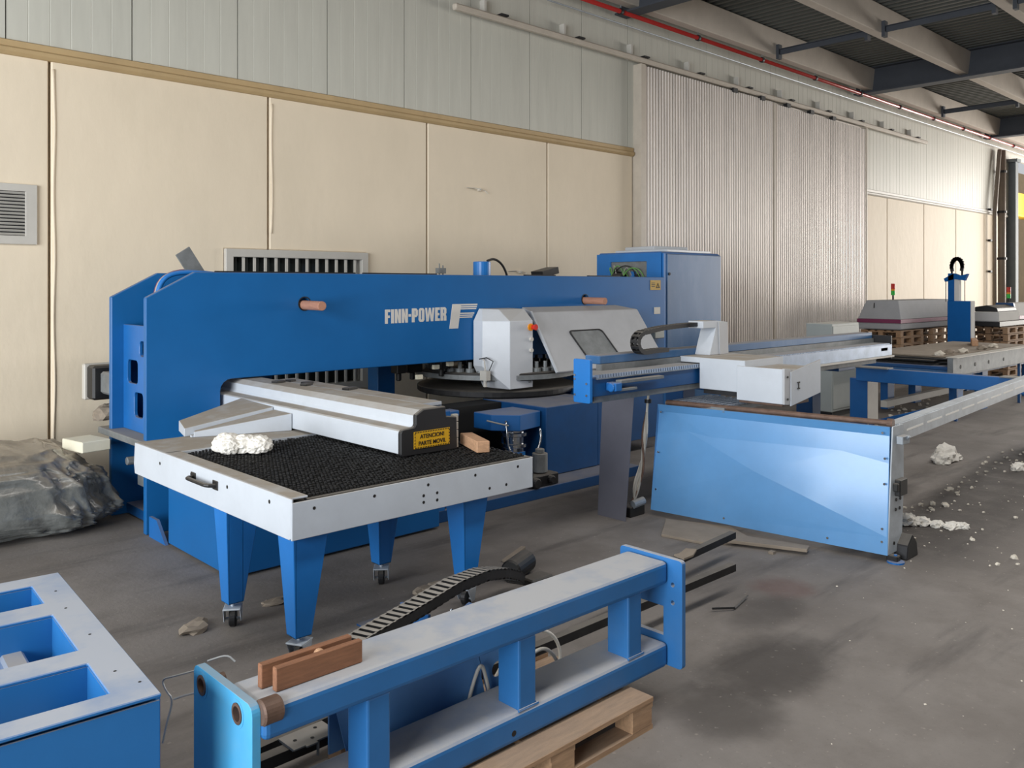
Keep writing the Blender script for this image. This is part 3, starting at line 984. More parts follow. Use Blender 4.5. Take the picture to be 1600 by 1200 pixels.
# ---- silver lettering, heavy condensed capitals built letter by letter
def letter_polys(ch, w, h, s):
    if ch == 'F':
        return [[(0, 0), (s, 0), (s, h * .4), (w * .9, h * .4), (w * .9, h * .58), (s, h * .58), (s, h * .81), (w, h * .81), (w, h), (0, h)]], []
    if ch == 'I':
        return [[(0, 0), (s, 0), (s, h), (0, h)]], []
    if ch == 'N':
        return [[(0, 0), (s * .85, 0), (s * .85, h * .55), (w - s * .85, 0), (w, 0), (w, h), (w - s * .85, h), (w - s * .85, h * .45), (s * .85, h), (0, h)]], []
    if ch == 'P':
        o = [(0, 0), (s, 0), (s, h * .36), (w * .75, h * .36), (w, h * .5), (w, h * .86), (w * .75, h), (0, h)]
        return [o], [[(s, h * .53), (w * .62, h * .53), (w * .62, h * .83), (s, h * .83)]]
    if ch == 'O':
        o = [(0, h * .14), (w * .22, 0), (w * .78, 0), (w, h * .14), (w, h * .86), (w * .78, h), (w * .22, h), (0, h * .86)]
        return [o], [[(s * .9, h * .17), (w - s * .9, h * .17), (w - s * .9, h * .83), (s * .9, h * .83)]]
    if ch == 'W':
        W2 = w
        return [[(W2 * .12, 0), (W2 * .38, 0), (W2 * .5, h * .62), (W2 * .62, 0), (W2 * .88, 0), (W2, h), (W2 * .8, h), (W2 * .73, h * .42), (W2 * .6, h), (W2 * .4, h), (W2 * .27, h * .42), (W2 * .2, h), (0, h)]], []
    if ch == 'E':
        return [[(0, 0), (w, 0), (w, h * .19), (s, h * .19), (s, h * .41), (w * .9, h * .41), (w * .9, h * .59), (s, h * .59), (s, h * .81), (w, h * .81), (w, h), (0, h)]], []
    if ch == 'R':
        o = [(0, 0), (s, 0), (s, h * .4), (w * .5, h * .4), (w * .62, h * .3), (w - s * .95, 0), (w, 0), (w, h * .34), (w * .88, h * .46), (w, h * .58), (w, h * .88), (w * .8, h), (0, h)]
        return [o], [[(s, h * .57), (w * .62, h * .57), (w * .62, h * .83), (s, h * .83)]]
    if ch == '-':
        return [[(0, h * .42), (w, h * .42), (w, h * .6), (0, h * .6)]], []


x = 4.885
hh, zz = .14, 1.622
for ch, w in (('F', .064), ('I', .034), ('N', .074), ('N', .074), ('-', .03), ('P', .074), ('O', .074), ('W', .118), ('E', .062), ('R', .076)):
    po, ho = letter_polys(ch, w, hh, .034)
    B().poly([(x + p[0], zz + p[1] + .016 * (x - 4.88)) for p in po[0]], 'y', YF - .003, YF, holes=[[(x + p[0], zz + p[1] + .016 * (x - 4.88)) for p in h_] for h_ in ho]).done('letter', 'logo', mc)
    x += w + .0105
# the slanted striped F emblem
def sl(x_, z_):
    return (5.70 + x_ + (z_ - 0) * .16, 1.545 + z_)
E_ = []
E_.append([sl(0, 0), sl(.11, 0), sl(.11, .2), sl(0, .2)])
E_.append([sl(0, .2), sl(.11, .2), sl(.11, .25), sl(0, .25)])
bb = B()
bb.poly([sl(0, 0), sl(.12, 0), sl(.12, .11), sl(.3, .11), sl(.3, .123), sl(.12, .123), sl(.12, .13), sl(.31, .13), sl(.31, .143), sl(.12, .143), sl(.12, .15), sl(.32, .15), sl(.32, .165), sl(.12, .165),
         sl(.12, .2), sl(.34, .2), sl(.34, .213), sl(.12, .213), sl(.12, .22), sl(.345, .22), sl(.345, .234), sl(.12, .234), sl(.12, .241), sl(.35, .241), sl(.35, .258), sl(0, .258)], 'y', YF - .003, YF)
bb.done('emblem', 'logo', mc)

# two dowels stuck into the plate holes
for (x, z, lab) in ((4.0, 1.82, 'round wooden dowel in the machine arm, left of the lettering'), (7.83, 1.815, 'round wooden dowel in the machine arm, above the grey hood')):
    b = B().cyl((x + .012, YF + .3, z + .004), (x - .02, YF - .34, z - .002), .042, 20)
    tag(b.done('dowel', 'dowel', bev=.004, loc=(x, YF, z)), lab, 'dowel', 'dowels in the machine arm')

# ================================================================== ELECTRICAL CABINET
CX0, CX1, CY0, CY1, CZ = 9.66, 11.12, 7.2, 8.4, 2.475
cab = thing('electrical_cabinet', 'tall blue electrical cabinet behind the machine, wiring exposed in its side', 'cabinet', (10.4, 7.8, 0))
body = B()
body.poly([(CY0 + .03, .04), (CY1, .04), (CY1, CZ - .03), (CY1 - .03, CZ), (CY0 + .06, CZ), (CY0 + .03, CZ - .03)], 'x', CX0 + .03, CX1)
body.done('body', 'blue', cab, bev=.01)
# left side skin with a cut-out
B().poly([(CY0 + .03, .04), (CY1, .04), (CY1, CZ - .02), (CY0 + .03, CZ - .02)], 'x', CX0, CX0 + .03, holes=[[(7.48, 1.98), (8.14, 1.98), (8.14, 2.34), (7.48, 2.34)]]).done('side_skin', 'blue_bright', cab, bev=.004)
B().box(CX0 + .025, CX0 + .029, 7.47, 8.15, 1.97, 2.35).done('terminal_board', 'steel_dull', cab)
random.seed(4)
for k in range(6):
    y = 7.52 + k * .085
    B().box(CX0 - .015, CX0 + .03, y, y + .06, 2.02 + .03 * (k % 2), 2.12 + .04 * (k % 3)).done('terminal', ('black', 'steel_dark', 'blue_bright', 'frame_grey')[k % 4], cab)
B().box(CX0 - .09, CX0 + .02, 7.86, 8.04, 1.98, 2.17).done('relay_box', 'black_cap', cab, bev=.01)
for k in range(9):
    y0, y1 = 7.52 + .07 * k, 7.9 + random.uniform(-.1, .2)
    B().tube([(CX0 + .01, y0, 2.1), (CX0 - .06, y0 + .03, 2.22 + random.uniform(0, .06)), (CX0 - .07, (y0 + y1) / 2, 2.27 + random.uniform(-.04, .04)), (CX0 - .05, y1, 2.14)], .008, 5, 2).done('wire', ('cable_green', 'cable_green', 'black', 'cable_grey')[k % 4], cab, smooth=True)
# front door
d = B().box(CX0 + .1, CX1 - .01, CY0, CY0 + .028, .12, CZ - .03).done('door', 'blue_dusty', cab, bev=.012)
B().box(CX0 + .02, CX0 + .09, CY0 + .005, CY0 + .03, .05, CZ - .02).done('corner_post', 'blue_bright', cab, bev=.01)
B().cyl((CX0 + .15, CY0, 2.16), (CX0 + .15, CY0 - .012, 2.16), .02, 14).done('lock', 'ink', d)
B().cyl((CX0 + .15, CY0, .9), (CX0 + .15, CY0 - .012, .9), .02, 14).done('lock', 'ink', d)
m = rz_at(10.45, 7.75, CZ, math.radians(3))
tag(B().box(-.62, .55, -.45, .45, 0, .035, m).done('cover_sheet', 'white', bev=.004), 'white sheet cover lying flat on the blue cabinet, lower of the two', 'cover')
m = rz_at(10.3, 7.8, CZ + .036, math.radians(-8))
tag(B().box(-.34, .36, -.3, .3, 0, .055, m).done('cover_sheet', 'white', bev=.004), 'smaller white tray on top of the cover on the blue cabinet', 'cover')

# ================================================================== BRUSH TABLE ON CASTERS
tb = thing('brush_table', 'white-sided table with black brush top on blue tapered legs and casters', 'table', (3.0, 5.0, 0))
TX0, TX1, TY0, TY1 = 2.19, 3.93, 3.96, 6.15
# left side panel with folded lip and a chamfered end
B().poly([(TY0 + .012, .7), (TY0 + .03, .69), (TY1, .69), (TY1 + .02, .76), (TY1, .905), (TY0 + .005, .905), (TY0 + .005, .78)], 'x', TX0, TX0 + .012).done('side_panel', 'white', tb, bev=.003)
B().box(TX0 + .01, TX0 + .11, TY0 + .03, 5.64, .893, .905).done('side_lip', 'white', tb, bev=.003)
B().box(TX0, TX1, TY0, TY0 + .012, .69, .885).done('front_panel', 'white', tb, bev=.003)
B().box(TX1 - .012, TX1, TY0, TY1, .69, .885).done('side_panel', 'white', tb, bev=.003)
B().box(TX0 + .01, TX1, 5.62, TY1, .86, .905).done('back_tray', 'white', tb, bev=.004)
B().box(TX0 + .012, TX1 - .012, TY0 + .012, 5.62, .84, .872).done('brush_bed', 'black', tb)
B().box(TX0 + .02, TX1 - .02, TY0 + .02, TY1 - .02, .7, .76).done('under_frame', 'blue_dark', tb)
B().box(TX0 + .1, TX1 - .02, TY0 + .012, TY0 + .05, .872, .888).done('brush_strip', 'steel_dark', tb)
random.seed(2)
b = B()
nx, ny = 68, 66
for i in range(nx):
    for j in range(ny):
        x = TX0 + .13 + (TX1 - TX0 - .16) * (i + .5 * (j % 2)) / nx
        y = TY0 + .05 + (5.6 - TY0 - .06) * j / ny
        z1 = .9 + random.uniform(-.004, .006)
        ax, ay = random.uniform(-.002, .002), random.uniform(-.002, .002)
        v = [b.bm.verts.new((x + .0055 * dx, y + .0055 * dy, .87)) for dx, dy in ((-1, -1), (1, -1), (1, 1), (-1, 1))]
        u = [b.bm.verts.new((x + ax + .0068 * dx, y + ay + .0068 * dy, z1)) for dx, dy in ((-1, -1), (1, -1), (1, 1), (-1, 1))]
        b.bm.faces.new(u)
        for k in range(4):
            b.bm.faces.new((v[k], v[(k + 1) % 4], u[(k + 1) % 4], u[k]))
b.done('bristle_tufts', 'bristle', tb, kind='stuff', recalc=False)
# drilled holes
hole = None
for (x, z) in ((2.319, .839), (2.694, .839), (3.067, .841), (3.034, .783), (3.034, .745), (3.133, .784), (3.133, .742), (3.429, .842), (3.788, .843), (3.546, .743), (3.687, .744)):
    B().cyl((x, TY0 - .001, z), (x, TY0 + .001, z), .009, 12).done('screw_hole', 'ink', tb)
for (y, z) in ((5.698, .828), (5.204, .836), (4.703, .843), (4.199, .851)):
    B().cyl((TX0 - .001, y, z), (TX0 + .001, y, z), .011, 12).done('screw_hole', 'ink', tb)
h = B()
h.tube([(TX0, 5.17, .825), (TX0 - .05, 5.15, .83), (TX0 - .052, 5.1, .83), (TX0 - .052, 4.93, .83), (TX0 - .05, 4.87, .83), (TX0, 4.85, .825)], .013, 8, 1)
h.box(TX0 - .006, TX0, 5.13, 5.2, .8, .855).box(TX0 - .006, TX0, 4.82, 4.89, .8, .855)
h.done('handle', 'black', tb, bev=.003)


def tapered_leg(x, y, sx, sy, third=False):
    # folded sheet leg: flanges run from the corner along sx and sy, narrowing downward
    b = B()
    t = .008
    z0, z1 = .15, .7
    w0, w1 = .095, .2
    a = sx
    b.poly([(x, z0), (x + a * w0, z0), (x + a * w1, z1), (x - a * .015, z1)], 'y', y, y + sy * t)
    pts = [(y, z0), (y + sy * w0, z0), (y + sy * w1, z1), (y, z1)]
    m = Matrix.Identity(4)
    b.poly(pts, 'x', x, x + a * t)
    if third:
        b.poly(pts, 'x', x + a * (w0 - .01), x + a * (w0 - .01 + t))
    b.box(min(x, x + a * w0), max(x, x + a * w0), min(y, y + sy * w0), max(y, y + sy * w0), z0, z0 + .008)
    return b


def caster(parent, x, y, ang):
    m = rz_at(x, y, 0, ang)
    f = B().box(-.056, .056, -.05, .05, .112, .122, m)
    f.poly([(-.05, .115), (.05, .115), (.03, .03), (-.005, .03)], 'y', -.05, -.044, m)
    f.poly([(-.055, .118), (.055, .118), (.04, .03), (-.01, .03)], 'y', .044, .05, m)
    f.cyl(m @ Vector((0, 0, .12)), m @ Vector((0, 0, .155)), .012, 10)
    f.cyl(m @ Vector((.012, -.05, .045)), m @ Vector((.012, .05, .045)), .008, 8)
    c = f.done('caster', 'post_steel', parent, bev=.004)
    B().cyl(m @ Vector((.012, -.02, .05)), m @ Vector((.012, .02, .05)), .05, 20).done('wheel', 'steel_dark', c, bev=.006)
    return c


for (x, y, sx, sy, third, ang) in ((2.25, 4.03, 1, 1, False, .5), (2.21, 4.73, 1, 1, True, 1.0), (3.42, 4.05, 1, 1, False, .3), (3.25, 4.72, 1, 1, True, .9)):
    tapered_leg(x, y, sx, sy, third).done('leg', 'blue_bright', tb, bev=.003)
    caster(tb, x + .05, y + .05, ang)

# ================================================================== WHITE CARRIAGE ON THE TABLE
cg = thing('gauge_carriage', 'long white moving beam with black end cap and yellow warning sign, on the brush table', 'gauge', (3.45, 5.6, .9))
CY = 4.45
capP = [(3.228, .92), (3.228, 1.06), (3.245, 1.08), (3.335, 1.086), (3.346, 1.1), (3.346, 1.161), (3.408, 1.195), (3.595, 1.197), (3.6, 1.13), (3.69, 1.118), (3.695, .9), (3.245, .905)]
bodyP = [(3.236, .92), (3.236, 1.064), (3.25, 1.073), (3.34, 1.078), (3.352, 1.1), (3.352, 1.154), (3.41, 1.187), (3.588, 1.189), (3.592, 1.122), (3.68, 1.11), (3.685, .92)]
B().poly(bodyP, 'y', CY + .03, 7.3).done('beam', 'white', cg, bev=.003)
cap = B().poly(capP, 'y', CY, CY + .035).done('end_cap', 'black_cap', cg, bev=.006)
sg = B().poly([(3.33, .945), (3.625, .945), (3.625, 1.055), (3.33, 1.055)], 'y', CY - .004, CY).done('warning_sign', 'yellow', cg)
dash = B()
for k in range(14):
    x = 3.335 + .29 * k / 14
    for z in (.948, 1.047):
        dash.poly([(x, z), (x + .011, z), (x + .015, z + .005), (x + .004, z + .005)], 'y', CY - .006, CY - .004)
for k in range(5):
    z = .955 + k * .02
    for x in (3.333, 3.617):
        dash.poly([(x, z), (x + .005, z), (x + .005, z + .011), (x, z + .011)], 'y', CY - .006, CY - .004)
dash.done('dashed_border', 'ink', sg)
lettering('sign_text', 'ATENCION!', .038, Matrix.Translation((3.4775, CY - .005, 1.008)) @ FACE_Y, 'ink', sg, bold=.0004, sx=.98, depth=.001, align='CENTER')
lettering('sign_text', 'PARTE MOVIL', .038, Matrix.Translation((3.4775, CY - .005, .964)) @ FACE_Y, 'ink', sg, bold=.0004, sx=.98, depth=.001, align='CENTER')
# second profile alongside, its flat top and segmented end
B().poly([(3.7, 1.12), (3.7, 1.165), (3.88, 1.165), (3.88, 1.14), (3.74, 1.14), (3.74, 1.12)], 'y', 4.85, 6.98).done('side_profile', 'white', cg, bev=.002)
B().box(3.705, 3.74, 4.82, 6.9, .92, 1.12).done('side_web', 'white', cg)
for k in range(4):
    B().box(3.7, 3.745, 4.5, 4.53, .91 + k * .055, .96 + k * .055).done('end_segment', 'frame_grey', cg, bev=.002)
B().box(3.69, 3.745, 4.5, 4.85, .9, .912).done('segment_foot', 'frame_grey', cg)
B().cyl((3.86, 4.86, 1.125), (3.86, 4.9, 1.125), .028, 14).done('end_roller', 'steel', cg)
B().box(3.6, 3.7, 4.5, 4.52, 1.09, 1.115).done('corner_block', 'foam', cg, bev=.004)
for (x, y, w) in ((3.5, 6.55, .1), (3.56, 6.2, .08), (3.74, 6.5, .09), (3.78, 5.9, .12), (3.72, 6.75, .07)):
    m = rz_at(x, y, 1.189 if x < 3.6 else 1.165, .3)
    B().box(-w / 2, w / 2, -.035, .035, 0, .018, m).done('scraper_block', 'black', cg, bev=.004)
# tapered outrigger on the left side with a front lip
w = B()
def prism4(b, plan, zb, zt):
    n = len(plan)
    lo = [b.bm.verts.new((p[0], p[1], zb)) for p in plan]
    hi = [b.bm.verts.new((p[0], p[1], z)) for p, z in zip(plan, zt)]
    b.bm.faces.new(lo[::-1])
    b.bm.faces.new(hi)
    for i in range(n):
        b.bm.faces.new((lo[i], lo[(i + 1) % n], hi[(i + 1) % n], hi[i]))
    return b
prism4(w, [(2.57, 6.06), (3.23, 5.84), (3.23, 6.12), (2.6, 6.12)], .906, [.945, 1.035, 1.035, .945])
w.done('outrigger', 'white', cg, bev=.003)
w = prism4(B(), [(2.53, 6.13), (3.23, 6.13), (3.23, 6.68), (2.6, 6.4)], .906, [.965, 1.055, 1.07, .985])
w.done('outrigger', 'white', cg, bev=.003)
B().box(2.56, 3.2, 6.07, 6.1, .906, .92).done('outrigger_lip', 'white', cg)

# crumpled rag and block on the table
r = B()
random.seed(8)
for (x, y, s) in ((2.53, 5.42, .1), (2.6, 5.32, .095), (2.66, 5.24, .085), (2.7, 5.34, .07), (2.5, 5.32, .07)):
    bm2 = bmesh.ops.create_icosphere(r.bm, subdivisions=4, radius=1.0)
    for v in bm2['verts']:
        c = v.co.copy()
        k = 1 + .22 * noise.turbulence(c * 1.6 + Vector((x * 9, y * 5, 0)), 2, True) - .3 * abs(noise.noise(c * 2.6 + Vector((y * 3, 0, 0))))
        v.co = Vector((x + c.x * s * k, y + c.y * s * k, max(.9075, .948 + c.z * s * .75 * k)))
tag(r.done('crumpled_rag', 'rag'), 'crumpled white rag on the brush table', 'rag')
m = rz_at(3.76, 4.32, .905, math.radians(68))
b = B().box(-.12, .24, -.045, .045, 0, .075, m)
tag(b.done('timber_block', 'wood', bev=.005), 'short pale timber block on the brush table, beside the black end cap', 'timber')

# ================================================================== CROSS BEAM WITH ITS CARRIAGE
xb = thing('cross_beam', 'long blue and silver cross beam on the right of the machine, with toothed rack', 'beam', (7.6, 4.5, 1.1))
B().poly([(4.96, 4.36), (10.3, 4.36), (10.3, 4.62), (5.3, 4.62), (4.96, 4.45)], 'z', 1.14, 1.29).done('beam_core', 'blue_dark', xb, bev=.006)
B().poly([(4.95, 4.36), (10.32, 4.36), (10.32, 4.66), (5.3, 4.66), (4.95, 4.47)], 'z', 1.29, 1.31).done('rail_top', 'alu', xb, bev=.003)
B().box(5.28, 10.3, 4.56, 4.72, 1.36, 1.43).done('top_rail', 'blue_dusty', xb, bev=.006)
B().box(5.28, 10.3, 4.54, 4.6, 1.3, 1.36).done('rail_web', 'steel_dull', xb)
b = B()
x = 5.0
while x < 10.25:
    b.box(x, x + .018, 4.335, 4.36, 1.285, 1.312)
    x += .032
b.done('rack_teeth', 'alu', xb, kind='stuff')
B().box(5.0, 10.25, 4.34, 4.36, 1.275, 1.287).done('rack_bar', 'steel', xb)
B().box(7.1, 10.32, 4.33, 4.34, 1.17, 1.3).done('silver_cover', 'alu', xb, bev=.004)
B().box(7.1, 10.32, 4.3, 4.36, 1.15, 1.17).done('lower_flange', 'frame_grey', xb, bev=.003)
B().box(5.0, 10.0, 4.38, 4.5, 1.09, 1.14).done('lower_rail', 'steel_dull', xb, bev=.003)
ep = B().poly(rrect(4.33, 4.5, 1.1, 1.435, .012, 2), 'x', 4.9, 4.93).done('end_plate', 'blue_bright', xb, bev=.002)
for (y, z) in ((4.48, 1.31), (4.48, 1.28), (4.48, 1.16), (4.36, 1.16), (4.36, 1.25)):
    B().cyl((4.9, y, z), (4.89, y, z), .009, 10).done('bolt', 'chrome', xb)
B().box(10.32, 10.345, 4.34, 4.66, 1.13, 1.4).done('end_plate', 'steel_dark', xb)
B().box(10.02, 10.2, 4.33, 4.337, 1.23, 1.265).done('slot', 'ink', xb)
B().cyl((9.6, 4.333, 1.2), (9.6, 4.34, 1.2), .02, 12).done('slot', 'ink', xb)
# clamp on the beam front
b = B().box(5.12, 5.2, 4.26, 4.36, 1.18, 1.245).cyl((5.1, 4.3, 1.21), (5.13, 4.3, 1.21), .035, 12)
cl = b.done('sheet_clamp', 'blue', xb, bev=.006)
B().box(5.2, 5.75, 4.27, 4.33, 1.235, 1.26).done('clamp_jaw', 'steel_dull', cl, bev=.003)
B().box(5.2, 5.4, 4.27, 4.33, 1.175, 1.195).done('clamp_jaw', 'steel_dull', cl, bev=.003)
# supports to the floor
for X in (6.7, 9.2):
    B().box(X, X + .2, 4.76, 4.96, 0, 1.1).box(X - .1, X + .3, 4.4, 5.0, 1.05, 1.092).done('support', 'blue_dark', xb, bev=.006)

# carriage riding on the beam
ca = thing('beam_carriage', 'white carriage straddling the cross beam, boxy front and upright bracket', 'carriage', (6.65, 4.0, 1.03))
B().box(6.34, 6.97, 3.88, 4.33, 1.1, 1.37).box(6.36, 6.97, 4.33, 4.55, 1.32, 1.37).done('housing', 'white', ca, bev=.004)
B().box(6.325, 6.34, 3.53, 3.95, 1.04, 1.325).done('side_plate', 'white', ca, bev=.003)
B().box(6.34, 6.9, 3.53, 3.88, 1.08, 1.31).done('nose_housing', 'white', ca, bev=.004)
fp = B().poly([(6.42, 1.02), (6.92, 1.09), (6.92, 1.37), (6.42, 1.3)], 'y', 3.505, 3.517).done('nose_plate', 'white', ca, bev=.002)
B().poly([(6.325, 1.04), (6.42, 1.03), (6.42, 1.32), (6.325, 1.33)], 'y', 3.51, 3.53).done('corner_strip', 'grey_cover', ca, bev=.002)
for z in (1.08, 1.26):
    B().cyl((6.37, 3.51, z), (6.37, 3.503, z), .009, 10).done('screw', 'ink', ca)
k = B()
k.box(6.52, 6.56, 3.5, 3.505, 1.15, 1.16).box(6.535, 6.545, 3.5, 3.505, 1.16, 1.2).box(6.52, 6.56, 3.5, 3.505, 1.2, 1.21)
k.done('mark', 'ink', ca)
B().box(6.36, 6.8, 3.55, 3.95, 1.015, 1.045).done('wiper', 'rust', ca, bev=.004)
B().box(6.36, 6.9, 3.9, 4.3, 1.06, 1.1).done('under_plate', 'steel_dark', ca)
pl = B().poly([(6.6, 1.37), (6.9, 1.37), (6.88, 1.665), (6.72, 1.68), (6.5, 1.68), (6.5, 1.615), (6.7, 1.615)], 'y', 4.4, 4.56)
up = pl.done('upright_bracket', 'white', ca, bev=.004)
B().poly([(6.76, 1.37), (6.9, 1.37), (6.88, 1.665), (6.74, 1.665)], 'y', 4.392, 4.4).done('bracket_cover', 'grey_cover', up, bev=.002)
# cable chain looping from the bracket back to the beam
ch = thing('cable_chain', 'black cable chain looping from the white upright bracket down to the cross beam', 'cable chain', (5.9, 4.6, 1.43))
path = [(6.55, 1.65), (6.3, 1.645), (6.0, 1.632), (5.8, 1.61)]
for k in range(0, 11):
    a = math.radians(80 + k * 18.5)
    path.append((5.76 + .1 * math.cos(a), 1.52 + .085 * math.sin(a)))
path += [(5.9, 1.443), (6.1, 1.443)]


def resample(P, step):
    out, acc = [Vector(P[0])], 0
    pts = [Vector(p) for p in P]
    for i in range(len(pts) - 1):
        a, c = pts[i], pts[i + 1]
        L = (c - a).length
        t = step - acc
        while t <= L:
            out.append(a + (c - a) * (t / L))
            t += step
        acc = (acc + L) % step
    return out


def chain_links(parent, pts3, wdt, hgt, side, material, mat_bar):
    # each link: two cheeks and a cross bar, one mesh, copied along the path
    step = (pts3[1] - pts3[0]).length
    proto = None
    base = Vector((0, 0, 0))
    p = parent
    while p is not None:
        base += p.location
        p = p.parent
    for i in range(len(pts3) - 1):
        p0, p1 = pts3[i], pts3[i + 1]
        d = (p1 - p0).normalized()
        s_ = Vector(side)
        s_ = (s_ - d * s_.dot(d)).normalized()
        u = s_.cross(d)
        if u.z < 0 and i == 0:
            pass
        m = Matrix((d, s_, u)).transposed().to_4x4()
        m.translation = p0 - base
        if proto is None:
            b = B()
            t = wdt * .09
            b.box(0, step * 1.04, -wdt / 2, -wdt / 2 + t, -hgt / 2, hgt / 2).box(0, step * 1.04, wdt / 2 - t, wdt / 2, -hgt / 2, hgt / 2)
            b.box(step * .3, step * .85, -wdt / 2, wdt / 2, hgt / 2 - hgt * .12, hgt / 2 + hgt * .04)
            b.box(step * .3, step * .85, -wdt / 2, wdt / 2, -hgt / 2 - hgt * .04, -hgt / 2 + hgt * .12)
            bmesh.ops.recalc_face_normals(b.bm, faces=b.bm.faces)
            me = bpy.data.meshes.new('link')
            b.bm.to_mesh(me)
            b.bm.free()
            me.materials.append(M[material])
            proto = me
        o = bpy.data.objects.new('link', proto)
        COL.objects.link(o)
        o.parent = parent
        o.matrix_local = m


P3 = [Vector((p.x, 4.5, p.y)) for p in resample(path, .045)]
chain_links(ch, P3, .085, .034, (0, 1, 0), 'steel_dark', 'black')
tube = B().tube([tuple(p) for p in P3], .012, 6)
tube.done('cable', 'black', ch, smooth=True)

# ================================================================== FEEDING TABLE WITH BLUE SKIRT
ft = thing('feeding_table', 'feeding table with a big folded blue skirt panel facing left and rusty roller', 'table', (6.2, 3.6, 0))
A0, A1 = Vector((6.0, 4.6, .05)), Vector((6.215, 2.64, .05))      # bottom edge, far and near
T0, T1 = Vector((6.06, 4.57, .965)), Vector((6.3, 2.66, .965))
sk = B()
ctr = (A0 + A1 + T0 + T1) / 4 + Vector((-.045, -.006, 0))
# flat margin, then the cross-broken field with its apex standing proud
def mixp(u, v):
    return A0 * (1 - u) * (1 - v) + A1 * u * (1 - v) + T0 * (1 - u) * v + T1 * u * v
f0, f1 = mixp(.0, .16), mixp(.995, .14)
f2, f3 = mixp(.995, .9) + Vector((.04, .004, 0)), mixp(.0, .9) + Vector((.04, .004, 0))
sv = [sk.bm.verts.new(p) for p in (A0, A1, T1, T0, f0, f1, f2, f3)]
ap = sk.bm.verts.new(mixp(.47, .5) + Vector((.02, .002, 0)) + Vector((-.018, -.002, 0)))
fc = sk.bm.faces.new
fc((sv[0], sv[1], sv[5], sv[4]))
fc((sv[7], sv[6], sv[2], sv[3]))
fc((sv[1], sv[2], sv[6], sv[5]))
fc((sv[4], sv[5], ap))
fc((sv[5], sv[6], ap))
fc((sv[6], sv[7], ap))
fc((sv[7], sv[4], ap))
bk = [sk.bm.verts.new(p + Vector((.03, .003, 0))) for p in (A0, A1, T1, T0)]
fc(bk[::-1])
for i in range(4):
    fc((sv[i], sv[(i + 1) % 4], bk[(i + 1) % 4], bk[i]))
skirt = sk.done('skirt_panel', 'blue_panel', ft)
for (u, v) in ((.02, .93), (.02, .55), (.02, .2), (.975, .95), (.985, .75), (.985, .55), (.98, .2), (.98, .1), (.35, .05), (.78, .05)):
    p = mixp(u, v)
    B().cyl(p + Vector((-.006, 0, 0)), p, .009, 10).done('screw', 'chrome', ft)
rl = B().cyl((6.1, 4.5, .985), (6.36, 2.7, .985), .021, 14).done('roller', 'rust', ft, smooth=False)
B().cyl((6.36, 2.7, .985), (6.365, 2.66, .985), .035, 14).done('roller_end', 'rust', ft)
B().box(6.14, 6.75, 3.95, 4.55, .95, .985).done('table_deck', 'steel_dull', ft)
b = B()
for i in range(26):
    for j in range(8):
        b.box(6.17 + .022 * i, 6.183 + .022 * i, 3.97 + .07 * j, 4.0 + .07 * j, .985, 1.0)
b.done('deck_bristles', 'alu', ft, kind='stuff')
# end post: folded steel channel on a foot
ps = B()
ps.poly([(6.225, .05), (6.46, .05), (6.5, .5), (6.5, .97), (6.31, .97)], 'y', 2.64, 2.65)
ps.poly([(2.65, .06), (2.78, .06), (2.74, .97), (2.65, .97)], 'x', 6.46, 6.468)
ep = ps.done('end_post', 'post_steel', ft, bev=.002)
B().box(6.34, 6.47, 2.6, 2.645, .46, .58).box(6.3, 6.33, 2.6, 2.64, .5, .56).done('latch_block', 'black', ep, bev=.006)
for (x, z) in ((6.36, .43), (6.43, .43), (6.35, .36), (6.42, .36), (6.32, .12)):
    B().cyl((x, 2.641, z), (x, 2.634, z), .012, 10).done('bolt_hole', 'ink', ep)
ff = B().poly([(6.36, .0), (6.56, .0), (6.54, .1), (6.47, .17), (6.38, .1)], 'y', 2.56, 2.66).box(6.24, 6.3, 2.58, 2.66, 0, .05)
ff.done('adjusting_foot', 'steel_dark', ft, bev=.006)
B().cyl((6.26, 2.6, .0), (6.26, 2.6, .06), .012, 8).cyl((6.26, 2.6, .0), (6.26, 2.6, .012), .06, 16).done('levelling_foot', 'blue', ft)
B().box(6.34, 6.46, 2.58, 2.63, .84, .9).cyl((6.4, 2.56, .9), (6.44, 2.62, .84), .012, 8).done('bracket', 'steel', ft, bev=.004)
for (x, y) in ((6.7, 4.3), (6.5, 2.84)):
    B().box(x, x + .08, y, y + .08, 0, .86).done('leg', 'blue_dark', ft, bev=.004)
B().box(6.6, 6.68, 2.72, 4.4, .78, .86).done('frame_bar', 'blue_dark', ft)
# slotted side rail running away to the right
sr = B()
d = (Vector((10.9, 3.02, .98)) - Vector((6.36, 2.66, .98)))
m = Matrix.Translation((6.36, 2.66, 0)) @ Matrix.Rotation(math.atan2(d.y, d.x), 4, 'Z')
slots = [[(.3 + .5 * k, .893), (.7 + .5 * k, .893), (.7 + .5 * k, .908), (.3 + .5 * k, .908)] for k in range(9)]
sr.poly([(.0, .83), (4.9, .83), (4.9, .965), (.0, .965)], 'y', 0, .006, m, holes=slots)
sr.box(0, 4.9, .006, .09, .965, .972, m)
sr.box(0, 4.9, .006, .05, .83, .836, m)
side = sr.done('slotted_rail', 'post_steel', ft)
for s_ in slots:
    B().poly(s_, 'y', -.001, .004, m).done('slot_bright_fill', 'slot_bright_white', side)  # white plates added so the slots look bright
B().box(4.75, 4.85, .02, .09, .0, .83, m).done('leg', 'blue_dark', ft, bev=.004)

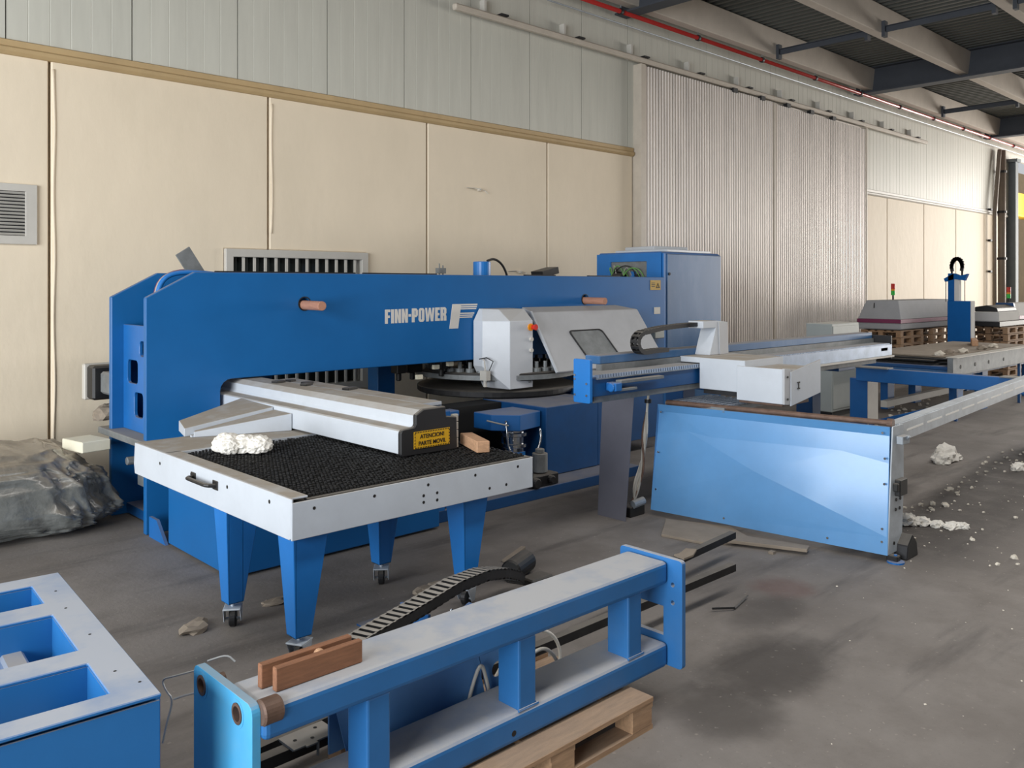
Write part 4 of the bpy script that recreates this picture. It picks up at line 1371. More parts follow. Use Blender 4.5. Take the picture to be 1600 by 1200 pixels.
# ================================================================== LEANING SHEET, CABLES
s = B().poly([(4.93, .0), (4.62, .0), (4.58, 1.085), (4.93, 1.085)], 'x', 0, .004)
s.xf(Matrix.Translation((5.68, 0, 0)) @ Matrix.Rotation(math.radians(3.5), 4, 'Y'))
tag(s.done('leaning_sheet', mat('dark_sheet_metal', (112, 112, 122), 0.36, 0.3, var=.08, scale=2, dirt=.2)), 'dark sheet of metal leaning upright against the cross beam', 'sheet')
cb = thing('cable_bundle', 'bundle of grey cables hanging behind the left end of the blue skirt panel', 'cables', (5.95, 4.72, 0))
random.seed(11)
for k in range(7):
    o1, o2, o3 = (random.uniform(-.03, .03) for _ in range(3))
    pts = [(5.98 + o1 * .3, 4.61 + o1 * .4, 1.06), (5.97 + o1 * .4, 4.61, .95), (5.93 + o2 * .5, 4.62 + o1, .7), (5.93 + o3 * .5, 4.63 + o2, .45), (5.9 + o1, 4.67 + o3, .25), (5.88 + o2, 4.7 + o1 * .5, .1)]
    B().tube(pts, .011, 6, 2).done('cable', ('cable_grey', 'cable_white', 'cable_grey', 'rust')[k % 4], cb, smooth=True)
B().ring((5.975, 4.61, .98), (0, 0, 1), .0, .03, .03, 12).done('cable_tie', 'steel_dark', cb)
jb = thing('connector_box', 'dark connector blocks on the floor under the grey cable bundle', 'connector', (5.88, 4.72, 0))
B().box(5.8, 6.0, 4.66, 4.74, 0, .09).done('body', 'black', jb, bev=.008)
B().cyl((5.83, 4.66, .11), (5.95, 4.64, .13), .035, 12).done('plug', 'steel', jb)

# ================================================================== FAR TABLES, BOXES AND MACHINES ON THE RIGHT
eb = thing('control_box', 'grey electrical box standing on the floor behind the cross beam', 'cabinet', (12.9, 6.3, 0))
B().box(12.4, 13.3, 6.1, 6.52, .08, 1.42).done('body', 'grey_box', eb, bev=.01)
B().box(12.42, 13.28, 6.09, 6.1, .12, 1.38).done('door', 'grey_box', eb, bev=.004)
B().box(12.45, 13.25, 6.13, 6.5, 0, .08).done('plinth', 'black', eb)

st = thing('support_frame', 'blue steel frame with long crossbar in front of the sheet stack, pale-edged posts', 'stand', (11.6, 4.2, 0))
B().box(11.46, 11.56, 2.95, 5.3, .7, .885).done('crossbar', 'blue', st, bev=.006)
B().box(11.4, 11.6, 4.85, 5.35, .885, .9).done('cap_plate', 'steel_dull', st)
B().box(11.4, 11.6, 2.9, 3.5, .885, .9).done('cap_plate', 'steel_dull', st)
for (x, y) in ((11.6, 5.2), (11.6, 3.0)):
    B().box(x, x + .32, y, y + .25, 0, .72).done('post', 'blue', st, bev=.006)
    B().box(x, x + .32, y - .006, y, .01, .7).done('post_edge', 'frame_grey', st)
B().bar((11.56, 3.5, .68), (11.56, 5.15, .12), .06, .09, (1, 0, 0)).done('brace', 'blue', st, bev=.004)

tw = thing('sheet_table', 'long low blue table carrying stacked metal sheets, far right', 'table', (14.5, 5.2, 0))
B().box(13.36, 18.0, 4.75, 6.2, .74, .8).done('table_top', 'blue_dark', tw, bev=.01)
for x in (13.9, 15.0, 17.4):
    for y in (4.85, 5.9):
        B().box(x, x + .25, y, y + .12, 0, .74).done('leg', 'blue', tw, bev=.006)
        B().box(x + .25, x + .26, y, y + .12, 0.01, .73).done('leg_edge', 'frame_grey', tw)
B().box(13.4, 17.9, 4.8, 4.9, .62, .74).done('apron', 'blue_dark', tw)
B().box(13.36, 13.42, 4.75, 6.2, .5, .74).done('apron', 'blue_dusty', tw)
B().box(13.4, 17.5, 5.7, 5.8, .1, .2).done('lower_beam', 'frame_grey', tw)
for k in range(5):
    m = rz_at(15.4 + .1 * math.sin(k * 2.1), 5.5 + .05 * math.cos(k * 3), .8 + .028 * k, math.radians((-1.2, .8, -2, 1.5, -.5)[k]))
    o = B().box(-1.9, 1.9, -.62, .62, 0, .022, m).done('metal_sheet', 'steel_dark' if k < 4 else 'cardboard', bev=.003)
    tag(o, ('dark metal sheet at the bottom of the stack on the far table', 'dark metal sheet second from the bottom of the far stack', 'dark metal sheet in the middle of the far stack', 'dark metal sheet just under the top dusty sheet of the far stack', 'dusty brown sheet lying topmost on the far stack')[k], 'sheet', 'sheets stacked on the far table')
m = rz_at(16.6, 5.5, .935, math.radians(20))
tag(B().box(-.4, .4, -.05, .05, 0, .1, m).done('timber_piece', 'wood', bev=.006), 'short timber piece on top of the far sheet stack', 'timber')
gp = thing('grey_side_beam', 'pale grey metal beam lying along the front edge of the far table', 'beam', (15.0, 4.68, .6))
B().box(13.2, 16.8, 4.66, 4.74, .68, .945).done('web', 'steel_dull', gp, bev=.004)
B().box(13.2, 16.8, 4.6, 4.76, .945, .955).done('flange', 'frame_grey', gp)
for x in (13.5, 14.1, 14.7, 15.4):
    B().cyl((x, 4.66, .8), (x, 4.655, .8), .03, 12).done('bolt_hole', 'ink', gp)
B().box(16.3, 16.36, 4.68, 4.72, 0, .68).box(13.4, 13.46, 4.68, 4.72, 0, .68).done('prop', 'blue_dark', gp)
random.seed(21)
for k, (x, y) in enumerate(((13.7, 5.04), (14.1, 5.02), (14.6, 5.0), (15.5, 5.02), (16.1, 5.03))):
    b = B().lump((x, y, .935), .12, .07, .05, 2, .5, 2, seed=k)
    tag(b.done('debris_lump', 'cardboard' if k % 2 else 'plaster'), ('white lump at the left end', 'brown lump second from the left', 'pale lump in the middle', 'brown lump second from the right', 'pale lump at the right end')[k] + ' of the debris row on the far table edge', 'debris', 'debris lumps on the far table edge')

# grey hooded machine on stacked pallets
hm = thing('hooded_machine', 'grey hooded machine with a purple stripe resting on pallets by the wall', 'machine', (19.6, 7.9, 1.05))
X0, X1, Y0, Y1 = 18.3, 21.4, 7.5, 8.42
b = B()
lo = [(X0, Y0), (X1, Y0), (X1, Y1), (X0, Y1)]
hi = [(X0 + .12, Y0 + .1), (X1 - .12, Y0 + .1), (X1 - .12, Y1 - .14), (X0 + .12, Y1 - .14)]
la = [b.bm.verts.new((p[0], p[1], 1.28)) for p in lo]
lb = [b.bm.verts.new((p[0], p[1], 1.68)) for p in hi]
b.bm.faces.new(la[::-1])
b.bm.faces.new(lb)
for i in range(4):
    b.bm.faces.new((la[i], la[(i + 1) % 4], lb[(i + 1) % 4], lb[i]))
b.done('hood', 'far_grey', hm, bev=.01)
B().box(X0 - .01, X1 + .01, Y0 - .01, Y1 + .01, 1.2, 1.28).done('stripe', 'purple', hm)
B().box(X0, X1, Y0, Y1, 1.06, 1.2).done('skirt', 'far_grey', hm, bev=.02)
B().tube([(X0 + .1, 8.1, 1.62), (X0 + .04, 8.08, 1.52)], .01, 5).done('cord', 'ink', hm)


def beacon(x, y, z, lab):
    t = thing('signal_lamp', lab, 'lamp', (x, y, z))
    B().cyl((x, y, z), (x, y, z + .1), .02, 8).done('stem', 'black', t)
    B().cyl((x, y, z + .1), (x, y, z + .2), .045, 14).done('green_lens', 'green', t, label='green lens')
    B().cyl((x, y, z + .2), (x, y, z + .24), .045, 14).done('amber_lens', 'orange', t, label='amber lens')
    B().cyl((x, y, z + .24), (x, y, z + .36), .045, 14).done('red_lens', 'red', t, label='red lens')


beacon(19.6, 8.2, 1.68, 'red and green signal lamp on the hooded grey machine')
W_ = 'wood_pal'


def pallet(name, label, x0, y0, ang, z0=0.0, L=1.2, Wd=.8, group=None):
    t = thing(name, label, 'pallet', (x0, y0, z0), group)
    m = rz_at(x0, y0, z0, ang)
    rnd = random.Random(int(x0 * 100 + z0 * 10))
    n = 5
    wd = (.145, .1, .145, .1, .145)
    for k in range(n):                      # top boards run along L
        y = (Wd - .145) * k / (n - 1)
        B().box(rnd.uniform(-.004, .004), L + rnd.uniform(-.004, .004), y + .07 - wd[k] / 2, y + .07 + wd[k] / 2, .122, .144, m).done('deck_board', W_, t, bev=.002)
    for x in (.0, L / 2 - .0725, L - .145):
        B().box(x, x + .145, 0, Wd, .1, .122, m).done('stringer_board', W_, t)
    for i, x in enumerate((0, L / 2 - .07, L - .145)):
        for y in (0, Wd / 2 - .05, Wd - .1):
            B().box(x, x + .14, y, y + .1, .022, .1, m).done('block', W_, t, bev=.002)
    for y in (0, Wd / 2 - .05, Wd - .1):
        B().box(0, L, y, y + .1, 0, .022, m).done('bottom_board', W_, t)
    return t


for k in range(7):
    pallet('wooden_pallet', 'wooden pallet in the tall stack under the hooded machine, level ' + ('one', 'two', 'three', 'four', 'five', 'six', 'seven, the topmost')[k], 18.35 + .03 * (k % 2), 7.52, 0, .15 * k, 1.2, .85, 'pallets under the hooded machine')
for k in range(7):
    pallet('wooden_pallet', 'wooden pallet in the rear stack under the hooded machine, level ' + ('one', 'two', 'three', 'four', 'five', 'six', 'seven, the topmost')[k], 20.1 - .03 * (k % 2), 7.52, 0, .15 * k, 1.2, .85, 'pallets under the hooded machine')

# blue column with mast and cable loop
bc = thing('blue_column', 'blue steel column with a slim mast and cable loop, before the hooded machine', 'machine', (18.9, 6.5, 0))
B().box(18.8, 18.98, 6.3, 6.75, 0, 1.68).done('column', 'blue_matt', bc, bev=.01)
B().box(18.8, 19.0, 6.285, 6.3, .9, 1.68).done('column_cheek', 'far_white', bc)
B().box(18.8, 18.95, 6.62, 6.74, 1.68, 2.25).done('mast', 'blue_matt', bc, bev=.006)
B().box(18.82, 18.95, 6.53, 6.62, 1.68, 2.15).done('mast_cover', 'far_white', bc)
B().poly([(6.82, 2.14), (6.72, 2.2), (6.62, 2.25), (6.5, 2.2), (6.36, 2.24), (6.42, 2.1), (6.6, 2.13), (6.8, 2.08)], 'x', 18.8, 18.92).done('crossarm', 'blue_matt', bc)
for y in (6.8, 6.43):
    B().tube([(18.86, y, 2.12), (18.86, y, 1.66)], .008, 5).done('guy_cable', 'ink', bc)
lp = B()
for k in range(12):
    a = math.radians(-10 + k * 18)
    c = Vector((18.86, 6.58 + .1 * math.cos(a), 2.38 + .17 * math.sin(a)))
    d = Vector((0, math.cos(a), math.sin(a)))
    lp.bar(c - d * .035, c + d * .035, .12, .035, (1, 0, 0))
lp.tube([(18.86, 6.48, 2.2), (18.86, 6.48, 2.38)], .02, 5).tube([(18.86, 6.68, 2.2), (18.86, 6.68, 2.38)], .02, 5)
lp.done('cable_loop', 'black', bc)
# second machine at the edge of the frame
m2 = thing('hooded_machine', 'dark-ended machine with a white bed on pallets at the right edge', 'machine', (22, 6.6, 1.09))
B().box(20.6, 22.0, 6.33, 6.85, 1.2, 1.42).done('bed', 'far_white', m2, bev=.02)
B().box(20.6, 24.0, 6.31, 6.9, 1.1, 1.2).done('bed_base', 'black', m2)
B().poly([(6.38, 1.42), (6.85, 1.42), (6.85, 1.52), (6.6, 1.56), (6.4, 1.5)], 'x', 20.7, 22.0).done('bed_cover', 'black', m2, bev=.01)
B().poly([(6.36, 1.12), (7.0, 1.12), (6.82, 1.6), (6.46, 1.6)], 'x', 22.0, 22.1).done('end_cover', 'blue_dark', m2, bev=.01)
B().poly([(6.37, 1.2), (6.99, 1.2), (6.81, 1.59), (6.47, 1.59)], 'x', 22.1, 24.4).done('hood', 'far_white', m2, bev=.02)
B().box(22.1, 24.4, 6.355, 6.37, 1.22, 1.3).done('stripe', 'purple', m2)
beacon(22.3, 6.64, 1.6, 'red and amber signal lamp on the machine at the right edge')
for k in range(7):
    pallet('wooden_pallet', 'wooden pallet in the stack under the right-edge machine, level ' + ('one', 'two', 'three', 'four', 'five', 'six', 'seven, the topmost')[k], 20.75 + .03 * (k % 2), 6.2, 0, .156 * k, 1.2, .8, 'pallets under the right-edge machine')
for k in range(7):
    pallet('wooden_pallet', 'wooden pallet in the rearmost stack at the right edge, level ' + ('one', 'two', 'three', 'four', 'five', 'six', 'seven, the topmost')[k], 22.5, 6.2, 0, .156 * k, 1.2, .8, 'pallets under the right-edge machine')

# ================================================================== WRAPPED BUNDLE AT LEFT
wr = B()
r_ = bmesh.ops.create_icosphere(wr.bm, subdivisions=6, radius=1.0)
cx, cy, rx, ry = 1.6, 8.02, .76, .62


def ridge(v):
    return 1 - abs(noise.noise(v)) * 2


for v in r_['verts']:
    c = v.co.copy()

    def se(t, p):
        return math.copysign(abs(t) ** p, t)
    q = Vector((se(c.x, .42), se(c.y, .42), se(c.z, .42)))
    ang = math.atan2(c.y, c.x)
    drop = max(0, .75 - c.z) / 1.75                      # 0 on top, 1 at the floor
    # hanging pleats on the sides, sharp creases fanning from tied points, dents on top
    pl = ridge(Vector((math.cos(ang) * 3.2, math.sin(ang) * 3.2, c.z * .5))) * .15 + ridge(Vector((math.cos(ang) * 8 + c.z * .9, math.sin(ang) * 8, c.z * .6))) * .1 + ridge(Vector((math.cos(ang) * 17 - c.z * 1.5, math.sin(ang) * 17, c.z * .8))) * .05
    cr = ridge(c * 2.2 + Vector((3.1, 0, 0))) * .06
    k = .9 + pl * min(1, drop * 2.2) + cr * (.45 + .5 * drop) + .035 * ridge(c * 4.3 + Vector((0, 5, 1)))
    X, Y = cx + q.x * rx * k, cy + q.y * ry * k
    top = .68 - .03 * max(0, q.x) - .04 * max(0, -q.y) + .05 * noise.noise(c * 3 + Vector((0, 0, 9)))
    Z = top * (.5 + .5 * q.z) + (.04 * ridge(Vector((c.x * 3.1, c.y * 3.1, 5))) - .02 if c.z > .3 else 0)
    if Z < .3:
        t = (.3 - Z) / .3
        X += (X - cx) * .1 * math.sin(t * 3.1)
        Y += (Y - cy) * .08 * math.sin(t * 3.1)
    v.co = Vector((X, Y, max(0.0, Z)))
Mwrap = mat('dusty_plastic_wrap', (104, 106, 104), 0.2, var=.3, scale=5, dust=.85, dustcol=(140, 128, 110), dirt=.55, dirtcol=(60, 60, 58), dirtscale=2.6, soft=(.3, .85), coat=.9, bump=1.0, bscale=14)
tag(wr.done('wrapped_bundle', Mwrap, smooth=True, loc=(cx, cy, 0)), 'bulky bundle wrapped in dusty grey plastic on the floor by the cream wall', 'bundle')
wf = B()
m = rz_at(2.32, 7.74, .615, math.radians(10))
wf.box(-.08, .16, -.17, .17, 0, .09, m)
tag(wf.done('foam_block', 'foam', bev=.006), 'cream foam block lying on top of the plastic-wrapped bundle', 'foam')
b = B().lump((2.72, 8.35, .76), .12, .1, .1, 3, .3, 2, seed=3)
tag(b.done('stone_lump', 'cardboard'), 'greyish lump on the ledge behind the blue machine column', 'lump')

# ================================================================== CRATE AT LOWER LEFT
cr = thing('blue_crate', 'blue steel crate with slotted dusty top, cut off by the lower left corner', 'crate', (.3, 3.3, 0))
mC = rz_at(1.023, 2.65, 0, math.radians(-4.2))       # local x runs back to the left, y away
mC = mC @ Matrix.Identity(4)
Lx, Ly, Hh = -1.75, 1.43, .75
def yl(y):
    return y - 2.65
slots = [(.1, .37), (.5, .91), (1.06, 1.31)]
sx0, sx1 = -1.65, -.125
holes = [[(sx0, a), (sx1, a), (sx1, c), (sx0, c)] for a, c in slots]
B().poly([(Lx, 0), (0, 0), (0, Ly), (Lx, Ly)], 'z', Hh - .012, Hh, mC, holes=holes).done('top_plate', 'blue_crate', cr, bev=.003)
B().box(Lx, -.004, .004, .012, .0, Hh - .022, mC).done('front_panel', 'blue_crate', cr)
B().box(Lx, 0, Ly - .012, Ly, .0, Hh - .012, mC).done('back_panel', 'blue_crate', cr)
B().box(-.012, 0, .012, Ly - .012, .0, Hh - .012, mC).done('end_panel', 'blue_crate', cr)
B().box(Lx, Lx + .012, .012, Ly - .012, .0, Hh - .012, mC).done('end_panel', 'blue_crate', cr)
for a, c in slots:
    w = B()
    w.box(sx0, sx1, a - .006, a, Hh - .2, Hh - .012, mC).box(sx0, sx1, c, c + .006, Hh - .2, Hh - .012, mC)
    w.box(sx1, sx1 + .006, a, c, Hh - .2, Hh - .012, mC).box(sx0 - .006, sx0, a, c, Hh - .2, Hh - .012, mC)
    w.done('slot_wall', 'blue_crate', cr)
B().box(Lx + .02, -.02, .02, Ly - .02, .0, .02, mC).done('bottom_plate', 'blue_dark', cr)
for (x, y) in ((-.07, .25), (-.06, .62), (-.07, .95), (-.06, 1.18), (-.5, .05), (-.03, .12)):
    p = mC @ Vector((x, y, Hh))
    B().cyl(p, p + Vector((0, 0, .001)), .005, 8).done('bolt_hole', 'ink', cr)
tb2 = thing('silver_tray', 'silver sheet-metal tray seen through the slots of the blue crate', 'tray', (.3, 3.3, .02))
B().box(-1.5, -.3, .45, 1.03, .5, .52, mC).done('tray_floor', 'steel', tb2, bev=.004)
B().box(-.3, -.22, .44, 1.03, .5, .64, mC).done('tray_rim', 'alu', tb2, bev=.01)
B().box(-1.5, -.3, .97, 1.03, .52, .6, mC).done('tray_side', 'alu', tb2, bev=.006)
B().box(-1.4, -1.3, .5, 1.0, .02, .5, mC).box(-.5, -.4, .5, 1.0, .02, .5, mC).done('tray_leg', 'steel', tb2)
b = B().box(-1.5, -.45, .14, .36, .02, .5, mC).box(-.44, -.2, .12, .36, .02, .6, mC)
tag(b.done('silver_box', 'steel', bev=.02), 'silver metal boxes inside the nearest slot of the blue crate', 'box')

# ================================================================== FRAME ON PALLET IN THE FOREGROUND
fr = thing('ladder_frame', 'blue steel ladder-shaped frame with thick end plates in the foreground', 'frame', (2.35, 2.6, .16))
ZB = .155
FX0, FX1, FY0, FY1 = 1.285, 3.4, 2.5, 2.75
B().box(FX0, FX1, FY0, FY1, .555, .665).done('top_beam', 'blue_frame', fr, bev=.022, seg=3)
B().box(FX0, FX1, FY0, FY1, ZB, .272).done('bottom_beam', 'blue_frame', fr, bev=.022, seg=3)
for x in (1.68, 2.41, 3.11):
    B().box(x, x + .098, 2.512, 2.64, .265, .56).done('post', 'blue_frame', fr, bev=.008, seg=2)
    w = B()
    w.tube([(x - .006, 2.508, .274), (x + .104, 2.508, .274), (x + .104, 2.645, .274)], .006, 5)
    w.done('weld_bead', 'blue_frame', fr)
B().cyl((2.37, FY0 - .001, .2), (2.37, FY0 + .001, .2), .012, 14).done('drilled_hole', 'ink', fr)
B().cyl((1.34, FY0 - .001, .2), (1.34, FY0 + .001, .2), .012, 14).done('drilled_hole', 'ink', fr)
# left end plate, big, with two bushings
pl = B()
pl.poly(rrect(2.52, 2.96, .15, .675, .035, 5), 'x', FX0 - .03, FX0, holes=[circ(2.892, .618, .026), circ(2.622, .618, .026)])
lp = pl.done('end_plate', 'blue_pale', fr, bev=.004, seg=2)
for y in (2.892, 2.622):
    B().ring((FX0 - .034, y, .618), (1, 0, 0), .024, .034, .05, 24).done('bushing', 'rust', lp)
    B().ring((FX0 - .0315, y, .618), (1, 0, 0), .036, .046, .003, 24).done('bushing_weld', 'blue_pale', lp)
B().ring((FX0 - .0312, 2.885, .31), (1, 0, 0), .008, .013, .001, 16).done('chalk_mark', 'yellow', lp)
B().cyl((FX0, 2.892, .618), (FX0 + .05, 2.892, .618), .022, 12).done('pin', 'rust', fr)
cyl_ = B().cyl((FX0 + .0, 2.53, .64), (FX0 + .07, 2.53, .64), .042, 24).done('rusty_boss', 'rust', fr, bev=.006)
# right end plate with a window between the beams
pr_ = B()
pr_.poly(rrect(2.42, 2.8, .16, .68, .02, 4), 'x', FX1, FX1 + .028, holes=[[(2.53, .3), (2.75, .3), (2.75, .44), (2.53, .44)], circ(2.475, .556, .011, 12), circ(2.475, .47, .011, 12)])
pr_.done('end_plate', 'blue_frame', fr, bev=.004, seg=2)
# timber pieces on the top beam, with strap
t1 = B().box(1.365, 1.7, 2.572, 2.598, .666, .745)
tag(t1.done('timber_board', 'wood_red', bev=.003), 'reddish board set on edge on the blue frame, front of the pair', 'timber', 'boards on the blue frame')
t2 = B().box(1.34, 1.69, 2.625, 2.652, .666, .747)
tag(t2.done('timber_board', 'wood_red', bev=.003), 'reddish board set on edge on the blue frame, rear of the pair', 'timber', 'boards on the blue frame')
b = B().cyl((1.55, 2.602, .725), (1.55, 2.623, .725), .02, 16).box(1.49, 1.62, 2.6, 2.625, .665, .7)
tag(b.done('timber_spacer', 'wood', bev=.002), 'small pale spacer wedged between the two reddish boards', 'timber')
# torn plastic film hanging off the left plate
fm = B()
for pts in ([(1.27, 2.97, .64), (1.2, 3.0, .63), (1.17, 3.03, .62), (1.18, 3.02, .58), (1.2, 3.0, .55), (1.18, 3.01, .47), (1.17, 3.02, .4)], [(1.2, 3.0, .55), (1.24, 2.98, .56), (1.28, 2.965, .56)], [(1.3, 2.95, .67), (1.36, 2.92, .685), (1.38, 2.9, .66)]):
    fm.tube(pts, .0035, 5, 2)
Mfilm = mat('plastic_film', (170, 170, 168), .25, var=.2, spec=.7)
tag(fm.done('plastic_film', Mfilm, loc=(1.27, 2.97, .5)), 'torn strand of clear plastic film hanging from the pale blue end plate', 'film')

pa = pallet('wooden_pallet', 'wooden pallet under the blue ladder frame in the foreground', 1.93, 2.37, math.radians(.5), 0, 1.19, .8)
# loose long rails on the pallet behind the frame
for (lab, p0, p1) in (('long dark steel rail behind the blue frame, farther one', (1.45, 3.1, .17), (5.5, 3.44, .17)), ('long dark steel rail behind the blue frame, nearer one', (1.45, 3.02, .17), (4.87, 3.045, .17))):
    d = Vector(p1) - Vector(p0)
    m = Matrix.Translation(p0) @ Matrix.Rotation(math.atan2(d.y, d.x), 4, 'Z')
    L = d.length
    b = B().box(0, L, 0, .004, -.022, .024, m).box(0, L, .004, .05, .02, .024, m)
    o = tag(b.done('steel_rail', 'steel_dark'), lab, 'rail', 'long rails behind the blue frame')
m = rz_at(4.78, 3.37, .196, .2)
tag(B().poly([(-.1, -.03), (.0, -.05), (.13, -.02), (.11, .05), (-.02, .04), (-.06, .06)], 'z', 0, .012, m).done('torn_cardboard', 'cardboard'), 'torn scrap of cardboard on the farther long rail', 'scrap')
tag(B().tube([(4.5, 2.98, .02), (4.62, 2.9, .015), (4.85, 2.95, .02)], .007, 5).done('bent_wire', 'steel_dark'), 'short bent dark wire on the floor below the nearer rail end', 'wire')
# blue shell lying on the pallet
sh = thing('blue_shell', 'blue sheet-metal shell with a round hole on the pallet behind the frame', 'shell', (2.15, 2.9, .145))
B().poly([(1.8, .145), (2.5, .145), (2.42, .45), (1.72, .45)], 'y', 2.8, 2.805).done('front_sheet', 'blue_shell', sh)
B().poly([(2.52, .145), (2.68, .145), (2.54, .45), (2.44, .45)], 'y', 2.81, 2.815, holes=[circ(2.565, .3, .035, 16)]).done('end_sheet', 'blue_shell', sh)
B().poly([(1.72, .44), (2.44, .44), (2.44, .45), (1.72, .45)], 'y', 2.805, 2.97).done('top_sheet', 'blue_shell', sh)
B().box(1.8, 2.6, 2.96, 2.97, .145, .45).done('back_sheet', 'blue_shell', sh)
wc = thing('white_cable', 'white cable in loops on the pallet behind the frame', 'cable', (2.9, 2.82, .15))
B().tube([(2.66, 2.95, .16), (2.78, 2.94, .3), (2.9, 2.92, .36), (3.02, 2.9, .3), (3.05, 2.88, .2), (3.0, 2.86, .155)], .009, 8, 3).done('cable_run', 'cable_white', wc, smooth=True)
B().tube([(2.68, 2.88, .16), (2.78, 2.86, .26), (2.88, 2.84, .3), (2.95, 2.83, .24), (2.98, 2.82, .155)], .009, 8, 3).done('cable_run', 'cable_white', wc, smooth=True)
B().tube([(2.37, 2.79, .2), (2.4, 2.785, .3), (2.44, 2.78, .38), (2.47, 2.78, .3), (2.5, 2.775, .16)], .008, 8, 3).done('cable_run', 'cable_white', wc, smooth=True)
br = thing('angle_bracket', 'dusty grey angle bracket with drilled holes behind the left end of the frame', 'bracket', (1.75, 2.95, .19))
m = rz_at(1.66, 2.985, 0, .03)
B().box(0, .2, 0, .12, .2, .206, m).box(.1, .106, -.012, .0, .15, .206, m).box(.05, .106, -.012, .0, .2, .206, m).done('plate', 'steel_dull', br)
for (x, y) in ((.04, .06), (.1, .03), (.15, .09)):
    p = m @ Vector((x, y, .206))
    B().cyl(p, p + Vector((0, 0, .001)), .008, 10).done('drilled_hole', 'ink', br)
B().box(0, .06, .01, .11, .1965, .2, m).done('foot', 'steel_dull', br)

# cable chain across the rails and the floor
fc_ = thing('cable_chain', 'black cable chain draped from the frame across the grey floor, with white slats', 'cable chain', (3.0, 3.8, 0))
kp = [(2.12, 3.42, .3), (2.4, 3.52, .3), (2.75, 3.64, .3), (3.05, 3.72, .32), (3.35, 3.82, .29), (3.6, 3.92, .22), (3.8, 4.02, .13), (3.9, 4.08, .06)]
M['chain'] = mat('black_chain_plastic', (30, 30, 31), .45, var=.2, dust=.85, dustcol=(170, 164, 156), soft=(.8, .97))
chain_links(fc_, resample(kp, .055), .11, .06, (-.45, .9, 0), 'chain', 'chain')
B().box(2.05, 2.12, 3.34, 3.46, .27, .32).done('end_bracket', 'chrome', fc_, bev=.006)
bk_ = thing('blue_roller_bracket', 'small blue bracket with a roller on the floor under the cable chain', 'bracket', (3.05, 3.85, 0))
B().box(2.88, 2.9, 3.72, 3.98, 0, .2).done('side_plate', 'blue', bk_, bev=.003)
B().poly([(3.1, .0), (3.22, .0), (3.22, .17), (3.17, .2), (3.1, .17)], 'y', 3.7, 3.72, holes=[circ(3.17, .12, .022, 12)]).done('lug', 'blue_bright', bk_, bev=.003)
B().box(2.9, 3.6, 3.74, 3.8, .05, .11).done('cross_bar', 'blue_dark', bk_, bev=.004)
B().poly([(3.35, .0), (3.7, .0), (3.6, .1), (3.42, .1)], 'y', 3.68, 3.74).done('gusset', 'blue', bk_, bev=.003)
B().cyl((2.93, 3.68, .1), (2.93, 3.76, .1), .04, 16).done('roller', 'rust', bk_, bev=.004)
B().tube([(2.98, 3.7, .04), (3.0, 3.69, .14), (3.03, 3.7, .2)], .008, 6).tube([(3.03, 3.7, .05), (3.06, 3.69, .15), (3.1, 3.7, .19)], .008, 6).done('spring_rod', 'chrome', bk_)
B().box(2.8, 3.0, 3.95, 4.3, 0, .01).done('base_sheet', 'blue_dark', bk_)
rp = thing('chain_support', 'narrow dull steel prop standing under the cable chain', 'prop', (2.5, 3.56, 0))
B().box(2.3, 2.34, 3.47, 3.51, 0, .266).box(2.26, 2.38, 3.43, 3.55, 0, .01).done('post', 'steel_dull', rp)
db = thing('dark_motor', 'black greasy motor lying on the floor beyond the cable chain', 'motor', (4.15, 4.1, 0))
B().cyl((3.95, 4.2, .075), (4.2, 4.3, .075), .075, 20).done('barrel', 'black', db, bev=.01)
B().cyl((4.2, 4.3, .075), (4.26, 4.325, .075), .03, 14).done('shaft', 'steel_dark', db)
B().box(3.98, 4.18, 4.02, 4.14, 0, .05).done('foot', 'black', db, bev=.01)

# boards and litter on the floor
m = Matrix.Identity(4)
cbd = thing('plank', 'dusty grey plank lying on the floor under the blue skirt panel', 'plank', (5.9, 3.7, 0))
B().poly([(5.95, 4.4), (5.55, 4.15), (5.62, 3.75), (5.95, 3.55), (6.15, 3.9)], 'z', 0, .02).done('sheet', 'cardboard', cbd, bev=.003)
B().poly([(5.72, 3.68), (5.95, 3.12), (6.05, 3.15), (5.9, 3.72)], 'z', .02, .045).done('board', 'cardboard', cbd, bev=.003)
B().box(5.78, 5.82, 3.3, 3.34, 0, .02).done('batten', 'cardboard', cbd)
tag(B().box(-.15, .2, -.02, .02, 0, .02, rz_at(4.35, 4.6, 0, .4)).done('wood_stick', 'cardboard', bev=.003), 'grey wooden stick on the dark floor under the machine', 'stick')
tag(B().cyl((4.28, 4.42, 0), (4.28, 4.42, .05), .03, 12).done('tin_cup', 'cardboard', bev=.004), 'small dusty tin on the dark floor beyond the cable chain', 'tin')


def lumps(name, lab, cat, spots, material, group=None, sub=2):
    b = B()
    for i, (x, y, rx, ry, rz_) in enumerate(spots):
        b.lump((x, y, 0), rx, ry, rz_, sub, .55, 2.4, seed=i + len(lab))
    return tag(b.done(name, material), lab, cat, group)


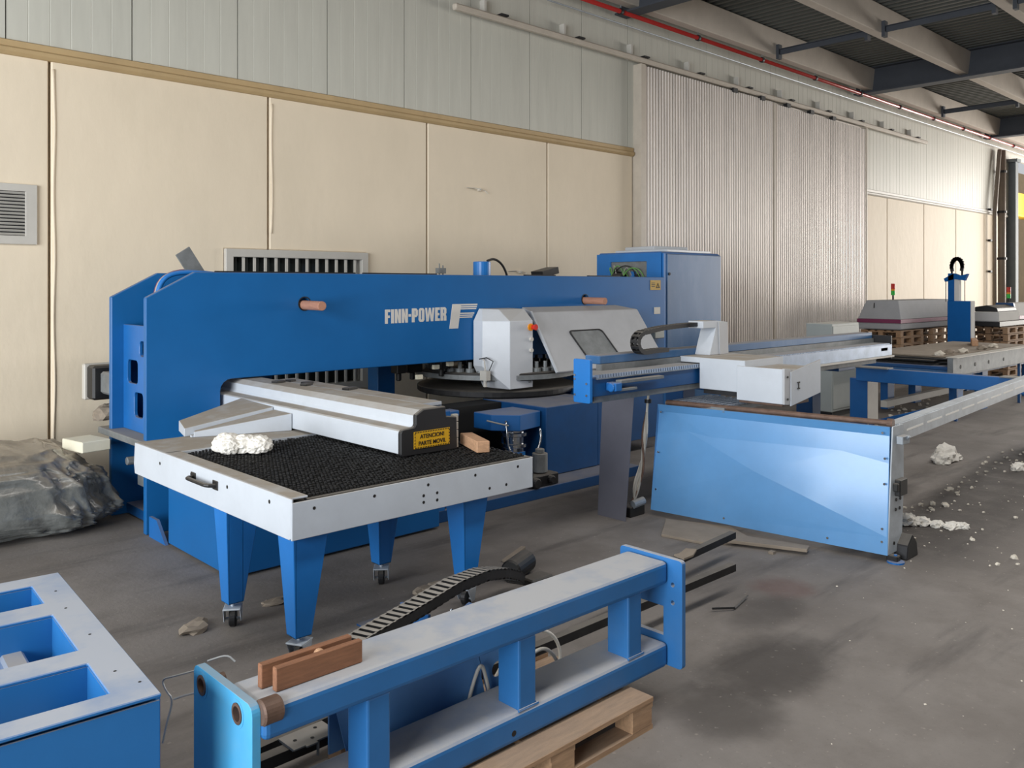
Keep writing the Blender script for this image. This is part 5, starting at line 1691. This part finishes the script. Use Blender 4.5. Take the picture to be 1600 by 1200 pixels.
lumps('plastic_bag', 'crumpled white plastic bag on the floor under the slotted rail', 'bag', [(10.3, 3.72, .17, .12, .13), (10.12, 3.7, .1, .09, .08), (10.45, 3.66, .1, .06, .05)], 'rag', sub=3)
lumps('rag_scrap', 'twisted white rag scrap on the floor right of the blue skirt panel', 'rag', [(7.35, 2.95, .1, .09, .06), (7.42, 2.86, .09, .06, .045), (7.46, 2.76, .07, .05, .03), (7.5, 2.66, .1, .05, .03), (7.56, 2.6, .06, .06, .03)], 'rag', sub=3)
lumps('rag_scrap', 'white rag scrap at the right edge of the floor', 'rag', [(10.4, 3.0, .13, .07, .05), (10.5, 2.95, .08, .06, .04)], 'rag', sub=3)
lumps('plaster_heap', 'small heap of pale plaster dust on the floor by the cable chain', 'debris', [(3.52, 4.42, .12, .09, .035), (3.42, 4.44, .09, .06, .03), (3.6, 4.38, .07, .05, .03)], 'cardboard')
lumps('plaster_heap', 'flat pale plaster flake on the floor between the front table legs', 'debris', [(2.63, 4.95, .09, .05, .018), (2.58, 4.98, .04, .03, .012)], 'cardboard')
lumps('plaster_heap', 'dust heap on the floor in front of the far-left caster', 'debris', [(2.06, 4.86, .09, .06, .03), (2.12, 4.93, .06, .05, .03)], 'cardboard')
random.seed(31)
b = B()
def crumb(x, y, s):
    b.lump((x, y, -.002), s, s * random.uniform(.6, 1), s * .6, 1, .5, 2, seed=random.random() * 40)
# a line of crumbs along the swept seam, thinning to the right
for k in range(90):
    x = random.uniform(6.9, 12.5)
    y = 2.83 + .06 * x - .25 + random.gauss(0, .09)
    crumb(x, y, abs(random.gauss(.007, .014)) + .004)
for k in range(70):
    crumb(random.uniform(6.6, 9.5), random.uniform(1.9, 3.0), abs(random.gauss(.008, .01)) + .004)
for k in range(80):
    x = random.uniform(3.2, 8.5)
    crumb(x, random.uniform(.3, 1.0) * (x * .45) + .2, random.uniform(.003, .009))
for k in range(60):
    crumb(random.uniform(12.5, 17), random.uniform(4.9, 6.0), random.uniform(.01, .045))
tag(b.done('floor_crumbs', 'plaster'), 'scattered white plaster crumbs over the concrete floor', 'debris', kind='stuff')
for o in list(bpy.data.objects):
    if o.get('kind') == 'structure' and o.name.startswith('trim_40'):
        pass
